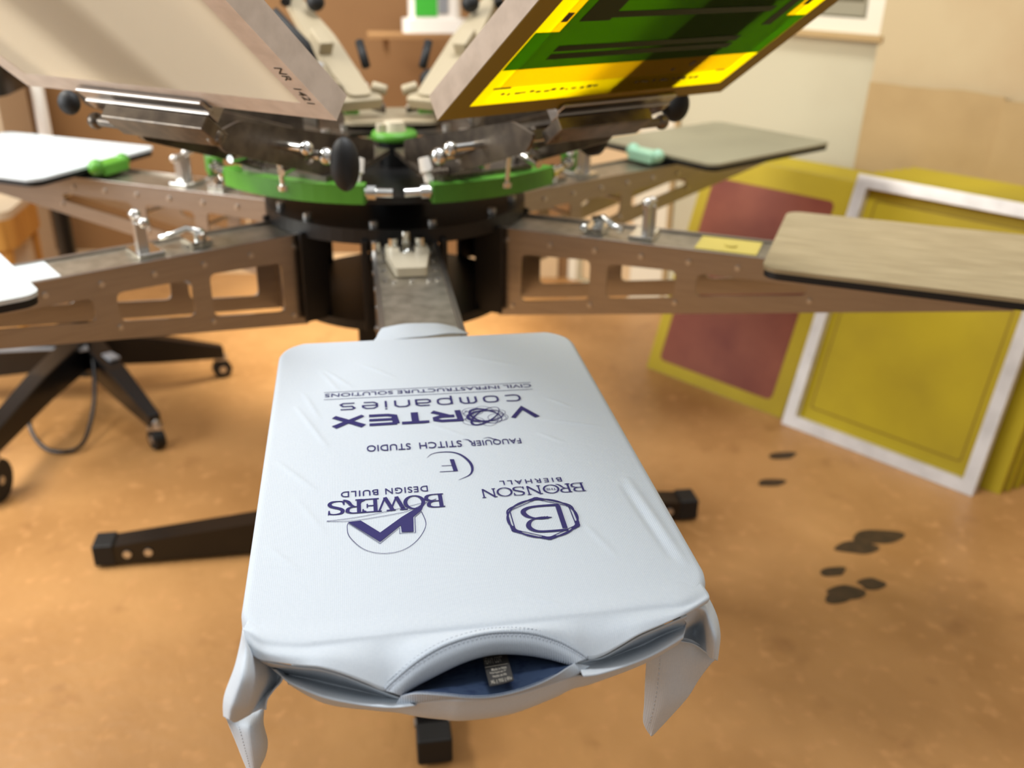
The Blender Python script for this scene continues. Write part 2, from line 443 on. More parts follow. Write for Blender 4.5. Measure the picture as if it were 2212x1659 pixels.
# ---------------------------------------------------------------- pallet carousel
car = thing('pallet_carousel', 'rotating lower wheel of the press, black hub with six aluminium arms', 'press carousel', (0, 0, TOP))
def disc(z0, z1, r, r_in=0, n=72):
    mb = MB(); lo = [[(r*math.cos(2*PI*i/n), r*math.sin(2*PI*i/n)) for i in range(n)]]
    if r_in: lo.append([(r_in*math.cos(-2*PI*i/n), r_in*math.sin(-2*PI*i/n)) for i in range(n)])
    return mb.plate(lo, z0, z1)
obj('hub_disc', disc(-.030, .000, .283, .05), 'black', car, .003)
obj('lower_hub_disc', disc(-.224, -.205, .25), 'black', car, .002)
mb = MB(); mb.cyl((0, 0, -.21), (0, 0, .04), .062, 40); obj('hub_core', mb, 'black', car)
for k in range(6):
    rz = Matrix.Rotation(R(60*k), 4, 'Z')
    mb = MB()
    for sx in (-1, 1): mb.box((sx*.078, -.252, -.115), (.012, .06, .19), rz)
    mb.box((0, -.268, -.185), (.15, .010, .05), rz)
    obj('arm_bracket', mb, 'black', car, .002)
for k in range(6):                                   # hub bolts between the arms
    rz = Matrix.Rotation(R(60*k+30), 4, 'Z')
    mb = MB()
    for sx in (-.075, .075): mb.cyl((sx, -.245, -.002), (sx, -.245, .010), .009, m=rz)
    obj('hub_bolt', mb, 'zinc', car)

outline = [(.268, -.030), (1.245, -.030), (1.245, -.070), (.268, -.222)]
holes = [[(.318, -.080), (.467, -.074), (.467, -.160), (.318, -.184)],
         [(.503, -.077), (.643, -.074), (.643, -.129), (.503, -.152)],
         [(.684, -.074), (.894, -.071), (.894, -.090), (.684, -.121)]]
for k in range(6):
    rz = Matrix.Rotation(R(60*k), 4, 'Z')
    mm = rz @ Matrix(((0, 0, 1, 0), (-1, 0, 0, 0), (0, 1, 0, 0), (0, 0, 0, 1)))
    arm = None
    mb = MB()
    mb.box((0, -.757, -.0345), (.116, .975, .005), rz)
    arm = obj('pallet_arm', mb, 'alu_top', car, .001)
    for sx in (-1, 1):
        sp = MB(); z0, z1 = sorted((sx*.058, sx*.0625))
        sp.plate([outline]+[rpoly(h, .014)[::-1] for h in holes], z0, z1, mm)
        sp.box((sx*.0605, -.757, -.0285), (.009, .975, .004), rz)          # rolled top lip
        obj('side_plate', sp, 'alu', arm, .0008)
    ep = MB(); ep.box((0, -.271, -.126), (.118, .006, .185), rz); obj('end_plate', ep, 'alu', arm, .001)
    bp_ = MB(); 
    bp_.box((0, -.70, -.178+.03), (.112, .86, .003), rz @ Matrix.Translation((0,0,0)) ) if False else None
    rv = MB()
    for sx in {0: (-1,), 1: (-1,), 2: (-1,), 3: (), 4: (1,), 5: (1,)}[k]:        # the riveted side each arm turns to the room
        for i in range(10 if k else 7):
            u = .285+.095*i; rv.cyl((sx*.0625, -u, -.053), (sx*.066, -u, -.053), .0055, 10, m=rz)
        for u, z in ((.47, -.170), (.645, -.140), (.90, -.100), (.30, -.196)): rv.cyl((sx*.0625, -u, z), (sx*.066, -u, z), .0048, 10, m=rz)
    for i in range(4 if k == 0 else 0):
        for sx in (-1, 1): rv.cyl((sx*.046, -(.33+.055*i), -.032), (sx*.046, -(.33+.055*i), -.029), .005, 10, m=rz)
    for x in ((-.03, 0, .03) if k == 0 else ()): rv.cyl((x, -.50, -.032), (x, -.50, -.029), .005, 10, m=rz)
    if rv.v: obj('rivet', rv, 'zinc', arm)
    cr = MB()
    for u in (.48, .66, .92): cr.cyl((-.06, -u, -.10+(.66-u)*.05*-1), (.06, -u, -.10+(.66-u)*.05*-1), .004, 8, m=rz)
    obj('spacer_rod', cr, 'zinc', arm)
    if k == 0:      # cast register plate on the front arm
        cp = MB(); cp.plate([rpoly([(-.038, -.328), (-.041, -.375), (-.027, -.478), (.027, -.478), (.041, -.375), (.038, -.328), (.016, -.33), (.014, -.385), (-.014, -.385), (-.016, -.33)], .006)], -.030, -.014, rz)
        cpo = obj('register_plate', cp, 'cream', car, .002)
        bb = MB()
        for x in (-.025, .025): bb.cyl((x, -.35, -.016), (x, -.35, .004), .009, 14)
        bb.cyl((0, -.335, -.03), (0, -.335, .012), .008, 14); bb.cyl((-.056, -.325, -.03), (-.056, -.325, -.01), .009, 14)
        bb.ball((0, -.37, -.02), .009)
        obj('register_bolt', bb, 'chrome', cpo)
    else:           # register gate: plate, posts, clamp lever
        gp = MB(); gp.box((0, -.56, -.026), (.075, .05, .010), rz)
        gpo = obj('register_gate', gp, 'chrome', car, .002)
        gg = MB()
        gg.cyl((-.012, -.565, -.022), (-.012, -.565, .035), .008, 14, m=rz); gg.box((.012, -.568, .005), (.014, .02, .055), rz)
        gg.ball((-.012, -.565, .042), .011, m=rz); gg.cyl((-.034, -.565, .038), (.03, -.565, .038), .006, m=rz); gg.ball((.032, -.565, .036), .010, m=rz)
        obj('register_post', gg, 'zinc', gpo, .001)
        gl = MB(); gl.tube([(.02, -.46, -.024), (.01, -.45, -.006), (-.005, -.475, .002), (-.02, -.50, -.010), (-.03, -.52, -.014)], .006, m=rz)
        gl.cyl((.02, -.46, -.03), (.02, -.46, -.005), .011, m=rz); gl.box((0, -.46, -.024), (.06, .04, .012), rz); gl.ball((-.028, -.44, -.018), .009, m=rz)
        obj('register_lever', gl, 'chrome', gpo)
# green / mint knob under the inner end of each rear pallet
for k, m_ in ((2, 'mint'), (4, 'green'), (3, 'green')):
    rz = Matrix.Rotation(R(60*k), 4, 'Z')
    mb = MB(); mb.box((0, -.79, -.008), (.085, .05, .03), rz); mb.ball((.045, -.79, -.002), .02, m=rz); mb.ball((-.045, -.79, -.002), .018, m=rz)
    obj('pallet_clamp', mb, m_, car, .006)
mb = MB(); mb.box((.005, -.73, -.0305), (.09, .12, .002), Matrix.Rotation(R(60), 4, 'Z')); mb.cyl((0, -.735, -.030), (0, -.735, -.026), .012, 14, m=Matrix.Rotation(R(60), 4, 'Z'))
obj('tape_patch', mb, 'tape_yellow', car)
mb = MB(); mb.box((0, -.775, -.0305), (.11, .10, .002), Matrix.Rotation(R(-60), 4, 'Z')); obj('paper_patch', mb, 'white_pallet', car)

# ---------------------------------------------------------------- pallets (each lifts off its arm)
def pallet(k, u0, L_, W_, mt, label, rad=.03):
    o = thing('pallet', label, 'pallet', (0, 0, TOP), R(60*k), 'pallets on the arms of the press')
    mb = MB(); mb.plate([rrect(-W_/2, -u0-L_, W_/2, -u0, rad, 8)], -.007, 0); obj('top_board', mb, mt, o, .0015)
    mb = MB(); mb.plate([rrect(-W_/2+.002, -u0-L_+.002, W_/2-.002, -u0-.002, rad, 8)], -.020, -.007); obj('rubber_pad', mb, 'rubber', o, .001)
    mb = MB(); mb.box((0, -u0-.27, -.0245), (.11, .40, .009)); obj('mounting_bracket', mb, 'alu', o, .002)
    return o
pallet(1, .818, .522, .42, 'tan_pallet', 'tan tape-covered pallet on the arm reaching right, in front of leaning screens')
pallet(2, .818, .522, .42, 'grey_pallet', 'grey-tan pallet on the rear right arm, below the yellow screen')
pallet(4, .818, .522, .42, 'white_pallet', 'white pallet on the rear left arm, under the blank white screen')
pallet(5, .795, .522, .42, 'white_pallet', 'white pallet whose corner shows at the left edge above the riveted arm')
po = pallet(0, .8368, .627, .392, 'tan_pallet', 'pallet inside the pale blue printed shirt', .045)

for ch in po.children: ch.location.z -= .0016

# ---------------------------------------------------------------- print heads
hc = thing('head_carousel', 'upper wheel of the press with green arc plates round a black hub', 'press carousel', (0, 0, TOP))
obj('hub_plate', disc(.052, .066, .29, .03), 'black', hc, .003)
mb = MB(); mb.cyl((0, 0, .04), (0, 0, .125), .036, 32); obj('shaft', mb, 'black', hc)
mb = MB(); mb.lathe([(.0, .120), (.046, .120), (.049, .124), (.049, .134), (.045, .138), (0, .138)], 40); obj('shaft_collar', mb, 'green', hc)
mb = MB(); mb.cyl((0, 0, .137), (0, 0, .158), .026, 24, .022); mb.cyl((-.03, -.012, .137), (-.03, -.012, .155), .009); obj('shaft_cap', mb, 'cream', hc, .003)
mb = MB(); mb.plate([rrect(-.105, .10, .105, .30, .03)], .132, .140); obj('rear_plate', mb, 'cast_grey', hc, .003)
mb = MB()
for x in (-.088, .085): mb.box((x, .22, .15), (.035, .03, .03))
for q in islands(mb): obj1('rear_stop', q, 'green', hc, .004)
HEADS = [-36.8, 26.0, 86, 146, 206, 266]
def arc_plate(a0, a1, r0, r1, z0, z1):
    n = 14; P = [(r1*math.sin(R(a0+(a1-a0)*i/n)), -r1*math.cos(R(a0+(a1-a0)*i/n))) for i in range(n+1)]
    P += [(r0*math.sin(R(a1+(a0-a1)*i/n)), -r0*math.cos(R(a1+(a0-a1)*i/n))) for i in range(n+1)]
    return MB().plate([P], z0, z1)
for a in HEADS:
    c0, c1 = (a-22, a+26) if a < 0 else (a-19, a+23)
    o = obj('arc_plate', arc_plate(c0, c1, .365, .395, .078, .112), 'green', hc, .004)
    mb = MB()
    for s_, e in ((-1, c0), (1, c1)):
        x, y = .382*math.sin(R(e)), -.382*math.cos(R(e)); t = Vector((math.cos(R(e)), math.sin(R(e)), 0))*s_
        mb.cyl((x, y, .097), (x+t.x*.05, y+t.y*.05, .097), .008, 14); mb.cyl((x+t.x*.004, y+t.y*.004, .097), (x+t.x*.02, y+t.y*.02, .097), .014, 6)
    rr = Matrix.Rotation(R(a+3), 4, 'Z'); mb.cyl((0, -.392, .098), (0, -.398, .150), .0055, 12, m=rr); mb.cyl((0, -.391, .094), (0, -.392, .104), .012, 6, m=rr)
    obj('stop_bolt', mb, 'chrome', o)
    mb = MB()
    for i in range(26):
        pass
    pts = [(.30*math.sin(R(c0+4+i*.07*2.2)) + 0, -.345*math.cos(R(c0+4+i*.07*2.2)) , .118) for i in range(2)]
    cc = R(c0+8); cen = Vector((.372*math.sin(cc), -.372*math.cos(cc), .128)); tt = Vector((math.cos(cc), math.sin(cc), 0)); nn = Vector((math.sin(cc), -math.cos(cc), 0))
    coil = [cen+tt*(-.05+.1*i/168)+nn*.008*math.cos(i*2*PI/12)+Vector((0,0,1))*.008*math.sin(i*2*PI/12) for i in range(169)]
    mb.tube(coil, .0016, 5); obj('return_spring', mb, 'steel_dark', o)

def print_head(name, label, phi, screen, b, raise_=0):
    """local -Y points outwards; a hinged yoke that holds the screen by its inner edge"""
    h = thing(name, label, 'print station', (0, 0, TOP), R(phi), 'print stations round the press')
    mb = MB(); mb.plate([[(-.115, -.30), (-.055, -.10), (.055, -.10), (.115, -.30), (.10, -.365), (-.10, -.365)]], .112, .122)
    bpz = obj('base_plate', mb, 'steel_dark', h, .002)
    mb = MB()
    for x, y in ((-.08, -.33), (.08, -.33), (-.045, -.15), (.045, -.15), (0, -.34), (-.05, -.27), (.055, -.28)): mb.cyl((x, y, .12), (x, y, .134), .009, 8)
    obj('plate_bolt', mb, 'zinc', bpz)
    # sloping cheek plates and yoke rising outwards to the clamp
    u1 = .62; z1 = .235
    mb = MB(); mm = Matrix(((0, 0, 1, 0), (-1, 0, 0, 0), (0, 1, 0, 0), (0, 0, 0, 1)))
    for x in (-.088, .082): mb.plate([rpoly([(.20, .122), (.36, .122), (u1-.02, z1-.03), (u1, z1), (u1-.06, z1+.012), (.26, .175), (.20, .16)], .01), [(.395+.012*math.cos(t), .160+.012*math.sin(t)) for t in [-2*PI*i/12 for i in range(12)]]], x, x+.006, mm)
    obj('cheek_plate', mb, 'steel_dark', h, .001)
    mb = MB(); mb.plate([[(-.10, 0), (.10, 0), (.075, .22), (-.075, .22)]], 0, .006, Matrix.Translation((0, -.40, .165)) @ Matrix.Rotation(R(180), 4, 'Z') @ Matrix.Rotation(R(20), 4, 'X'))
    obj('yoke_plate', mb, 'steel_dark', h, .001)
    mb = MB(); mb.cyl((-.13, -.40, .168), (.13, -.40, .168), .009, 14); mb.cyl((-.15, -.47, .195), (.145, -.47, .195), .007, 14)
    for x in (-.13, .13): mb.ball((x, -.40, .168), .015)
    for x in (-.15, .145): mb.ball((x, -.47, .195), .012)
    mb.cyl((-.055, -.36, .15), (-.055, -.44, .15), .007); mb.cyl((.06, -.37, .15), (.06, -.44, .14), .008)
    obj('hinge_rod', mb, 'chrome', h)
    mb = MB()
    for x in ((-.125, .125) if name and phi not in (-36.8, 26.0) else ()):
        mb.cyl((x, -.37, .125), (x*1.04, -.395, .165), .011, 14); mb.cyl((x*1.04, -.395, .165), (x*1.06, -.402, .178), .0145, 14); mb.cyl((x*.985, -.362, .112), (x, -.37, .127), .008)
    if mb.v: obj('level_plunger', mb, 'white_plastic', h)
    kn = MB(); kn.lathe([(0, -.022), (.022, -.02), (.030, -.008), (.030, .008), (.022, .02), (0, .022)], 20, Matrix.Translation((.168, -.46, .178)) @ Matrix.Rotation(R(90), 4, 'Y')); kn.cyl((.09, -.46, .178), (.168, -.46, .178), .007)
    if phi != -36.8: obj('tilt_knob', kn, 'rubber', h)
    return h

for a_, b_ in (((-.088, -.345, .108), (-.079, -.330, .150)), ((.046, -.352, .108), (.037, -.338, .150))):
    a_, b_ = Vector(a_), Vector(b_); mb = MB()
    mb.cyl(a_, a_.lerp(b_, .45), .009, 14); mb.cyl(a_.lerp(b_, .42), b_, .0125, 14, .010); mb.cyl(a_-(b_-a_)*.25, a_, .006, 12)
    obj1('level_plunger', mb, 'white_plastic', hc, .001)
heads = []
hl = ['print head clamping the blank white screen, front left of the hub', 'print head clamping the yellow screen, front right of the hub', 'empty print head on the right side of the hub', 'raised empty head at the rear right with black levers', 'raised empty head at the rear left with black levers', 'empty print head on the left side of the hub with small chrome knobs']
for i, a in enumerate(HEADS): heads.append(print_head('print_station', hl[i], a, None, 0))

def fr(phi, u, z, c, b):
    """matrix of a screen held by its inner edge: x = -t, y = outwards and up, z = normal"""
    a = R(phi); dd = Vector((math.sin(a), -math.cos(a), 0)); t = Vector((math.cos(a), math.sin(a), 0)); bb = R(b)
    e = dd*math.cos(bb)+Vector((0, 0, math.sin(bb))); x = -t
    m = Matrix((x, e, x.cross(e))).transposed().to_4x4(); m.translation = dd*u+t*c+Vector((0, 0, z+TOP)); return m

def screen_frame(o, W_, L_, T_, bar, mt, side=0):
    mb = MB(); mb.plate([[(-W_/2, 0), (W_/2, 0), (W_/2, L_), (-W_/2, L_)], [(-W_/2+bar, bar), (-W_/2+bar, L_-bar), (W_/2-bar, L_-bar), (W_/2-bar, bar)]], 0, T_)
    return obj('frame', mb, mt, o, .0018)

# clamps and arms of the two loaded heads (world matrices relative to each head empty)
def holder(h, S, W_, phi, clampw, x0, m_arm='steel_dark'):
    """channel jaw gripping the inner edge and the long arm over the screen"""
    L = h.matrix_basis.inverted() if False else (Matrix.Translation(h.location) @ Matrix.Rotation(h.rotation_euler[2], 4, 'Z')).inverted()
    m = L @ S
    mb = MB(); mb.box((x0, -.012, .016), (clampw, .022, .058), m); mb.box((x0, .006, -.006), (clampw, .030, .007), m); mb.box((x0, .012, .048), (clampw, .05, .006), m)
    cj = obj('clamp_jaw', mb, 'alu', h, .002)
    mb = MB()
    for x in (x0-clampw*.36, x0, x0+clampw*.36): mb.cyl((x, .016, .05), (x, .016, .066), .011, 10, m=m)
    obj('clamp_screw', mb, 'zinc', cj)
    mb = MB(); mb.box((x0*.3, -.02, -.028), (clampw*.8, .05, .022), m); mb.cyl((x0-clampw*.5, -.03, -.03), (x0+clampw*.5, -.03, -.03), .008, 12, m=m)
    for x in (x0-clampw*.48, x0+clampw*.48): mb.ball((x, -.03, -.03), .013, m=m)
    obj('micro_register', mb, 'steel_dark', h, .002)
    mb = MB(); mb.box((x0*.3, .27, .085), (.13, .60, .03), m); mb.box((x0*.3, -.02, .06), (.13, .06, .06), m)
    obj('screen_arm', mb, m_arm, h, .003)
    return m

SL = fr(-36.8, .702, .295, .09, 40.2); SR = fr(26.0, .637, .276, .016, 36.2)
mL = holder(heads[0], SL, .602, -36.8, .25, .042); mR = holder(heads[1], SR, .581, 26, .24, -.045)
# black positioning knob of the left head, standing beside the screen corner, and right head knob
mb = MB(); mb.ball((0, 0, 0), .028, 16, (.85, .85, 1.55), m=Matrix.Translation((.245, -.50, .185))); mb.cyl((.20, -.47, .165), (.24, -.50, .18), .007)
obj('black_knob', mb, 'rubber', heads[0])
mb = MB(); mb.ball((0, 0, 0), .028, 16, (.8, 1, 1.1), m=Matrix.Translation((.235, -.60, .255))); mb.cyl((.15, -.58, .25), (.24, -.60, .255), .008)
obj('black_knob', mb, 'rubber', heads[1])
mb = MB(); mb.ball((0, 0, 0), .02, 14, (1, .8, 1), m=Matrix.Translation((-.20, -.64, .262))); obj('black_knob', mb, 'rubber', heads[0])

# raised casting arms with levers on the two rear heads
for i in (3, 4):
    h = heads[i]; s = 1 if i == 3 else -1
    bb = Matrix.Translation((0, -.14, .165)) @ Matrix.Rotation(R(-30), 4, 'X')
    mb = MB(); mb.plate([rpoly([(-.014, -.40), (.022, -.40), (.036, -.24), (.030, -.02), (-.030, -.02), (-.034, -.24)], .02)], 0, .022, bb)
    mb.box((0, -.03, .0), (.11, .04, .03), bb)
    ca = obj('raised_arm', mb, 'cast_grey', h, .006)
    mb = MB(); mb.tube([(-.04*s, -.06, .02), (-.085*s, -.055, .03), (-.115*s, -.03, .02)], .012, 12, m=bb); mb.tube([(.04*s, -.05, .02), (.07*s, -.03, .02)], .012, 12, m=bb)
    mb.box((-.02*s, -.20, .035), (.035, .06, .035), bb)
    obj('side_lug', mb, 'cast_grey', ca, .004)
    mb = MB(); mb.tube([(-.06*s, -.13, .02), (-.07*s, -.17, .05), (-.12*s, -.25, .085)], .009, 10, m=bb); mb.tube([(.06*s, -.12, .02), (.065*s, -.18, .045)], .010, 10, m=bb)
    mb.ball((-.085*s, -.10, .02), .016, sc=(.8, 1.5, 1), m=bb); mb.ball((.02*s, -.33, .05), .022, m=bb); mb.cyl((-.04*s, -.36, .03), (.0*s, -.43, .04), .012, m=bb)
    obj('lever_handle', mb, 'rubber', ca)
    mb = MB(); mb.cyl((-.07*s, -.10, .0), (-.07*s, -.10, .05), .009, 12, m=bb); mb.ball((-.02*s, -.40, .03), .016, m=bb)
    obj('pivot_bolt', mb, 'zinc', ca)

# ---------------------------------------------------------------- screens held by the press
sl = thing('print_screen', 'blank silver-framed screen with pale mesh, raised at the upper left', 'print screen', group='screens raised on the press', matrix=SL)
W_, L_ = .602, .787
screen_frame(sl, W_, L_, .038, .036, 'frame_alu')
mb = MB(); mb.plate([[(-W_/2+.034, .034), (W_/2-.034, .034), (W_/2-.034, L_-.034), (-W_/2+.034, L_-.034)]], .0004, .0012); obj('mesh', mb, 'mesh_white', sl)
def text_mesh(txt, spacing=1.0, bold=.006):
    cu = bpy.data.curves.new('t', 'FONT'); cu.body = txt; cu.size = 1; cu.space_character = spacing; cu.resolution_u = 4; cu.offset = bold
    o = bpy.data.objects.new('t', cu); me = o.to_mesh()
    vs = [v.co.copy() for v in me.vertices]; fs = [list(p.vertices) for p in me.polygons]
    o.to_mesh_clear(); bpy.data.objects.remove(o); bpy.data.curves.remove(cu)
    x0 = min(v.x for v in vs); x1 = max(v.x for v in vs); y0 = min(v.y for v in vs); y1 = max(v.y for v in vs)
    return [((v.x-x0)/(x1-x0), (v.y-y0)/(y1-y0)) for v in vs], fs
v_, f_ = text_mesh('NR  1421')
mb = MB(); mb.add([(-W_/2+.024-.0125*b_, .115-.078*a_, -.0006) for a_, b_ in v_], f_); obj('frame_marking', mb, 'mark', sl)

sr = thing('print_screen', 'yellow mesh screen with green stencil, raised at the upper right', 'print screen', group='screens raised on the press', matrix=SR)
W_, L_ = .581, .787
screen_frame(sr, W_, L_, .038, .036, 'frame_alu')
mb = MB(); mb.plate([[(-W_/2+.036, .036), (W_/2-.036, .036), (W_/2-.036, L_-.036), (-W_/2+.036, L_-.036)]], -.0008, .0002); me_ = obj('mesh', mb, 'mesh_yellow', sr)
mb = MB(); q = .0005; mb.plate([[(-W_/2+q, q), (W_/2-q, q), (W_/2-q, L_-q), (-W_/2+q, L_-q)], [(-W_/2+.036, .036), (-W_/2+.036, L_-.036), (W_/2-.036, L_-.036), (W_/2-.036, .036)]], -.0012, -.0002); obj('glued_mesh_border', mb, 'mesh_glued', sr)
mb = MB(); mb.box((-.085, .39, .020), (.115, .72, .034)); obj('squeegee_bar_tmp', mb, 'steel_dark', heads[1]) if False else None
mb = MB(); mb.box((-.072, .375, .0135), (.145, .74, .024), mR); obj('backing_arm', mb, 'black', heads[1], .003)
# stencil: amber block-out field, green emulsion with darker ruled stripes (x is mirrored: +x is the side near the other screen)
mb = MB(); mb.plate([[(-.225, .085), (.228, .085), (.228, .70), (-.225, .70)]], -.0016, -.0009); obj('blockout_film', mb, 'emul_amber', me_)
mb = MB(); mb.plate([[(-.250, .135), (.253, .135), (.253, .225), (.215, .225), (.215, .74), (-.205, .74), (-.205, .24), (-.250, .24)]], -.0024, -.0017); obj('emulsion', mb, 'emul_green', me_)
mb = MB()
for y in (.165, .185, .262, .345, .42, .50, .58, .66): mb.box((.02, y, -.0028), (.35, .014, .0006))
mb.box((.175, .40, -.0034), (.05, .30, .0006)); mb.box((-.18, .42, -.0034), (.02, .40, .0006)); mb.box((-.215, .45, -.0034), (.012, .36, .0006))
obj('ink_stripes', mb, 'emul_dark', me_)
mb = MB()
random.seed(3)
for i in range(30):
    x = .215-.40*i/30+random.uniform(-.003, .003)
    if 13 < i < 19: continue
    mb.box((x, .066+random.uniform(-.002, .002), -.0014), (random.uniform(.004, .011), random.uniform(.003, .007), .0006))
mb.box((.225, .085, -.0022), (.03, .004, .0006)); mb.box((.225, .26, -.0032), (.01, .02, .0006)); mb.box((-.12, .115, -.0022), (.008, .012, .0006)); mb.box((-.09, .10, -.0022), (.006, .006, .0006)); mb.box((-.21, .085, -.0022), (.02, .003, .0006))
obj('ink_speck', mb, 'mark', me_)

# ---------------------------------------------------------------- screens leaning on the right wall
def lean_m(P0, al):
    a = R(al); up = Vector((0, 0, math.cos(a)))+WN*math.sin(a)
    m = Matrix((WA, up, WA.cross(up))).transposed().to_4x4(); m.translation = Vector(P0); return m
lean = []
def lean_screen(m0, nd, W_, L_, al, kind, label):
    P0 = WN*nd+WA*m0; P0.z = .001
    o = thing('print_screen', label, 'print screen', group='screens leaning against the right wall', matrix=lean_m(P0, al))
    T_ = .030; bar = .038
    mb = MB(); mb.plate([[(0, 0), (W_, 0), (W_, L_), (0, L_)], [(bar, bar), (bar, L_-bar), (W_-bar, L_-bar), (W_-bar, bar)]], -T_, 0)
    obj('frame', mb, 'frame_white' if kind != 'red' else 'frame_alu', o, .002)
    q = bar-.002
    if kind == 'red':
        mb = MB(); mb.plate([[(0.0005, 0.0005), (W_-.0005, .0005), (W_-.0005, L_-.0005), (.0005, L_-.0005)]], .0002, .001); me_ = obj('mesh', mb, 'mesh_olive', o)
        mb = MB(); mb.plate([rrect(.045, .045, W_-.055, L_-.075, .02)], .0012, .0018); obj('emulsion', mb, 'emul_red', me_)
    elif kind == 'open':
        mb = MB(); mb.plate([[(q, q), (W_-q, q), (W_-q, L_-q), (q, L_-q)]], -T_+.0004, -T_+.0014); me_ = obj('mesh', mb, 'mesh_olive', o)
        mb = MB(); mb.plate([rrect(q+.03, q+.04, W_-q-.03, L_-q-.03, .01), rrect(q+.034, q+.044, W_-q-.034, L_-q-.034, .008)[::-1]], -T_+.0015, -T_+.002); obj('emulsion_edge', mb, 'mesh_glued', me_)
    else:
        mb = MB(); mb.plate([[(-.0008, -.0008+.001), (W_+.0008, 0), (W_+.0008, L_+.0008), (-.0008, L_+.0008)]], .0002, .001); obj('mesh', mb, 'mesh_olive', o)
        mb = MB(); mb.plate([[(-.001, 0), (W_+.001, 0), (W_+.001, L_+.001), (-.001, L_+.001)], [(0, .001), (0, L_), (W_, L_), (W_, .001)]], -T_*.8, .0002); obj('edge_tape', mb, 'mesh_olive', o)
    return o
lean_screen(-.266, 1.315, .562, .787, 20, 'red', 'leaning screen coated red-brown with yellow border, left in the row')
lean_screen(.312, 1.2865, .614, .815, 18, 'open', 'leaning screen with bright white frame and empty yellow mesh, front of stack')
yl = ['yellow screen directly behind the white-framed one', 'yellow screen second behind the white-framed one', 'yellow screen third behind the white-framed one', 'yellow screen fourth behind the white-framed one', 'rearmost yellow screen in the stack on the wall']
for i in range(5):
    lean_screen(.335+.012*i, 1.355+.036*i, .64, .815, 18-.12*i, 'stack', yl[i])
lean_screen(-.16, 1.40, .48, .80, 19, 'stack', 'yellow screen behind the red-brown one, only its top edge showing')

# ---------------------------------------------------------------- flash dryer stand at the left
HX, HY = -.985, .96
ds = thing('dryer_stand', 'black rolling stand with pole, star base and casters behind the left arm', 'stand', (HX, HY, 0))
mb = MB(); mb.cyl((0, 0, .10), (0, 0, .24), .045, 24); mb.box((0, 0, .17), (.11, .11, .07)); obj('base_hub', mb, 'black', ds, .006)
mb = MB(); mb.cyl((0, 0, .2), (0, 0, .80), .026, 20); pole = obj('pole', mb, 'black_gloss', ds)
mb = MB(); mb.cyl((0, 0, .80), (0, 0, 1.02), .019, 20); obj('inner_pole', mb, 'white_plastic', pole)
mb = MB(); mb.cyl((0, 0, .77), (0, 0, .82), .034, 20); mb.cyl((.03, 0, .795), (.06, .02, .795), .012); obj('pole_collar', mb, 'rubber', pole)
tips = [(-.717+.985, .577-.96), (-.577+.985, 1.097-.96), (-.115, -.63), (-.55, .05), (-.2, .45)]
for i, (tx, ty) in enumerate(tips):
    t = Vector((tx, ty, 0)); d_ = t.normalized(); n_ = Vector((-d_.y, d_.x, 0)); L__ = t.length
    mb = MB(); vs = []
    for u, zt, zb, hw in ((.03, .235, .13, .034), (L__*.5, .19, .100, .028), (L__, .115, .072, .018)) if i != 2 else ((.03, .245, .14, .034), (L__*.5, .235, .150, .030), (L__, .20, .140, .024)):
        for s_, z in ((-1, zb), (1, zb), (1, zt), (-1, zt)): vs.append(d_*u+n_*hw*s_+Vector((0, 0, z)))
    fs = [(0,1,2,3), (8,11,10,9)]
    for k in range(2):
        for j in range(4): fs.append((k*4+j, k*4+(j+1)%4, k*4+4+(j+1)%4, k*4+4+j))
    mb.add(vs, fs); lg = obj('leg', mb, 'black_gloss', ds, .003)
    cs = MB(); r_ = .032 if i != 2 else .06; zc = r_
    e = d_*(L__-.01)
    cs.cyl(e+n_*.016+Vector((0,0,zc)), e-n_*.016+Vector((0,0,zc)), r_, 20); wh = obj('caster_wheel', cs, 'rubber', lg)
    cs = MB(); cs.cyl(e+Vector((0,0,.07)), e+Vector((0,0,.10)), .010); cs.box(e+Vector((0,0,.072 if i != 2 else .125)), (.04,.03,.012)); cs.cyl(e+n_*.019+Vector((0,0,zc)), e-n_*.019+Vector((0,0,zc)), .012, 14); cs.ball(e+Vector((0,0,.085)), .016)
    obj('caster_fork', cs, 'zinc', lg)
mb = MB(); 
mb.box((-.02, -.02, .222), (.05, .20, .01), rot=Matrix.Rotation(R(20), 3, 'Z')); mb.box((.08, -.10, .205), (.035, .14, .01), rot=Matrix.Rotation(R(40), 3, 'Z')); mb.box((-.15, -.02, .20), (.22, .03, .008))
obj('grey_strap', mb, 'grey_light', ds, .003)
mb = MB(); mb.tube([Vector(p) for p in [tuple(q) for q in crom([(-.03, -.10, .23), (-.10, -.20, .16), (-.12, -.28, .06), (-.06, -.36, .012), (.02, -.38, .012), (.05, -.33, .03), (.06, -.22, .10), (.05, -.12, .20)], 40)]], .0065, 8)
obj('power_cable', mb, 'black_gloss', ds)
fd = thing('flash_dryer', 'black dryer head at the top left, carried by the pale pole', 'dryer', (HX, HY, 1.0))
mb = MB(); mb.plate([rrect(-.66, -.16, -.045, .22, .05)], .0, .09); obj('dryer_body', mb, 'black', fd, .008)
mb = MB(); mb.tube([tuple(q) for q in crom([(0, 0, .022), (-.004, 0, .05), (-.03, 0, .065), (-.08, 0, .05)], 14)], .014); obj('support_yoke', mb, 'black_gloss', fd)

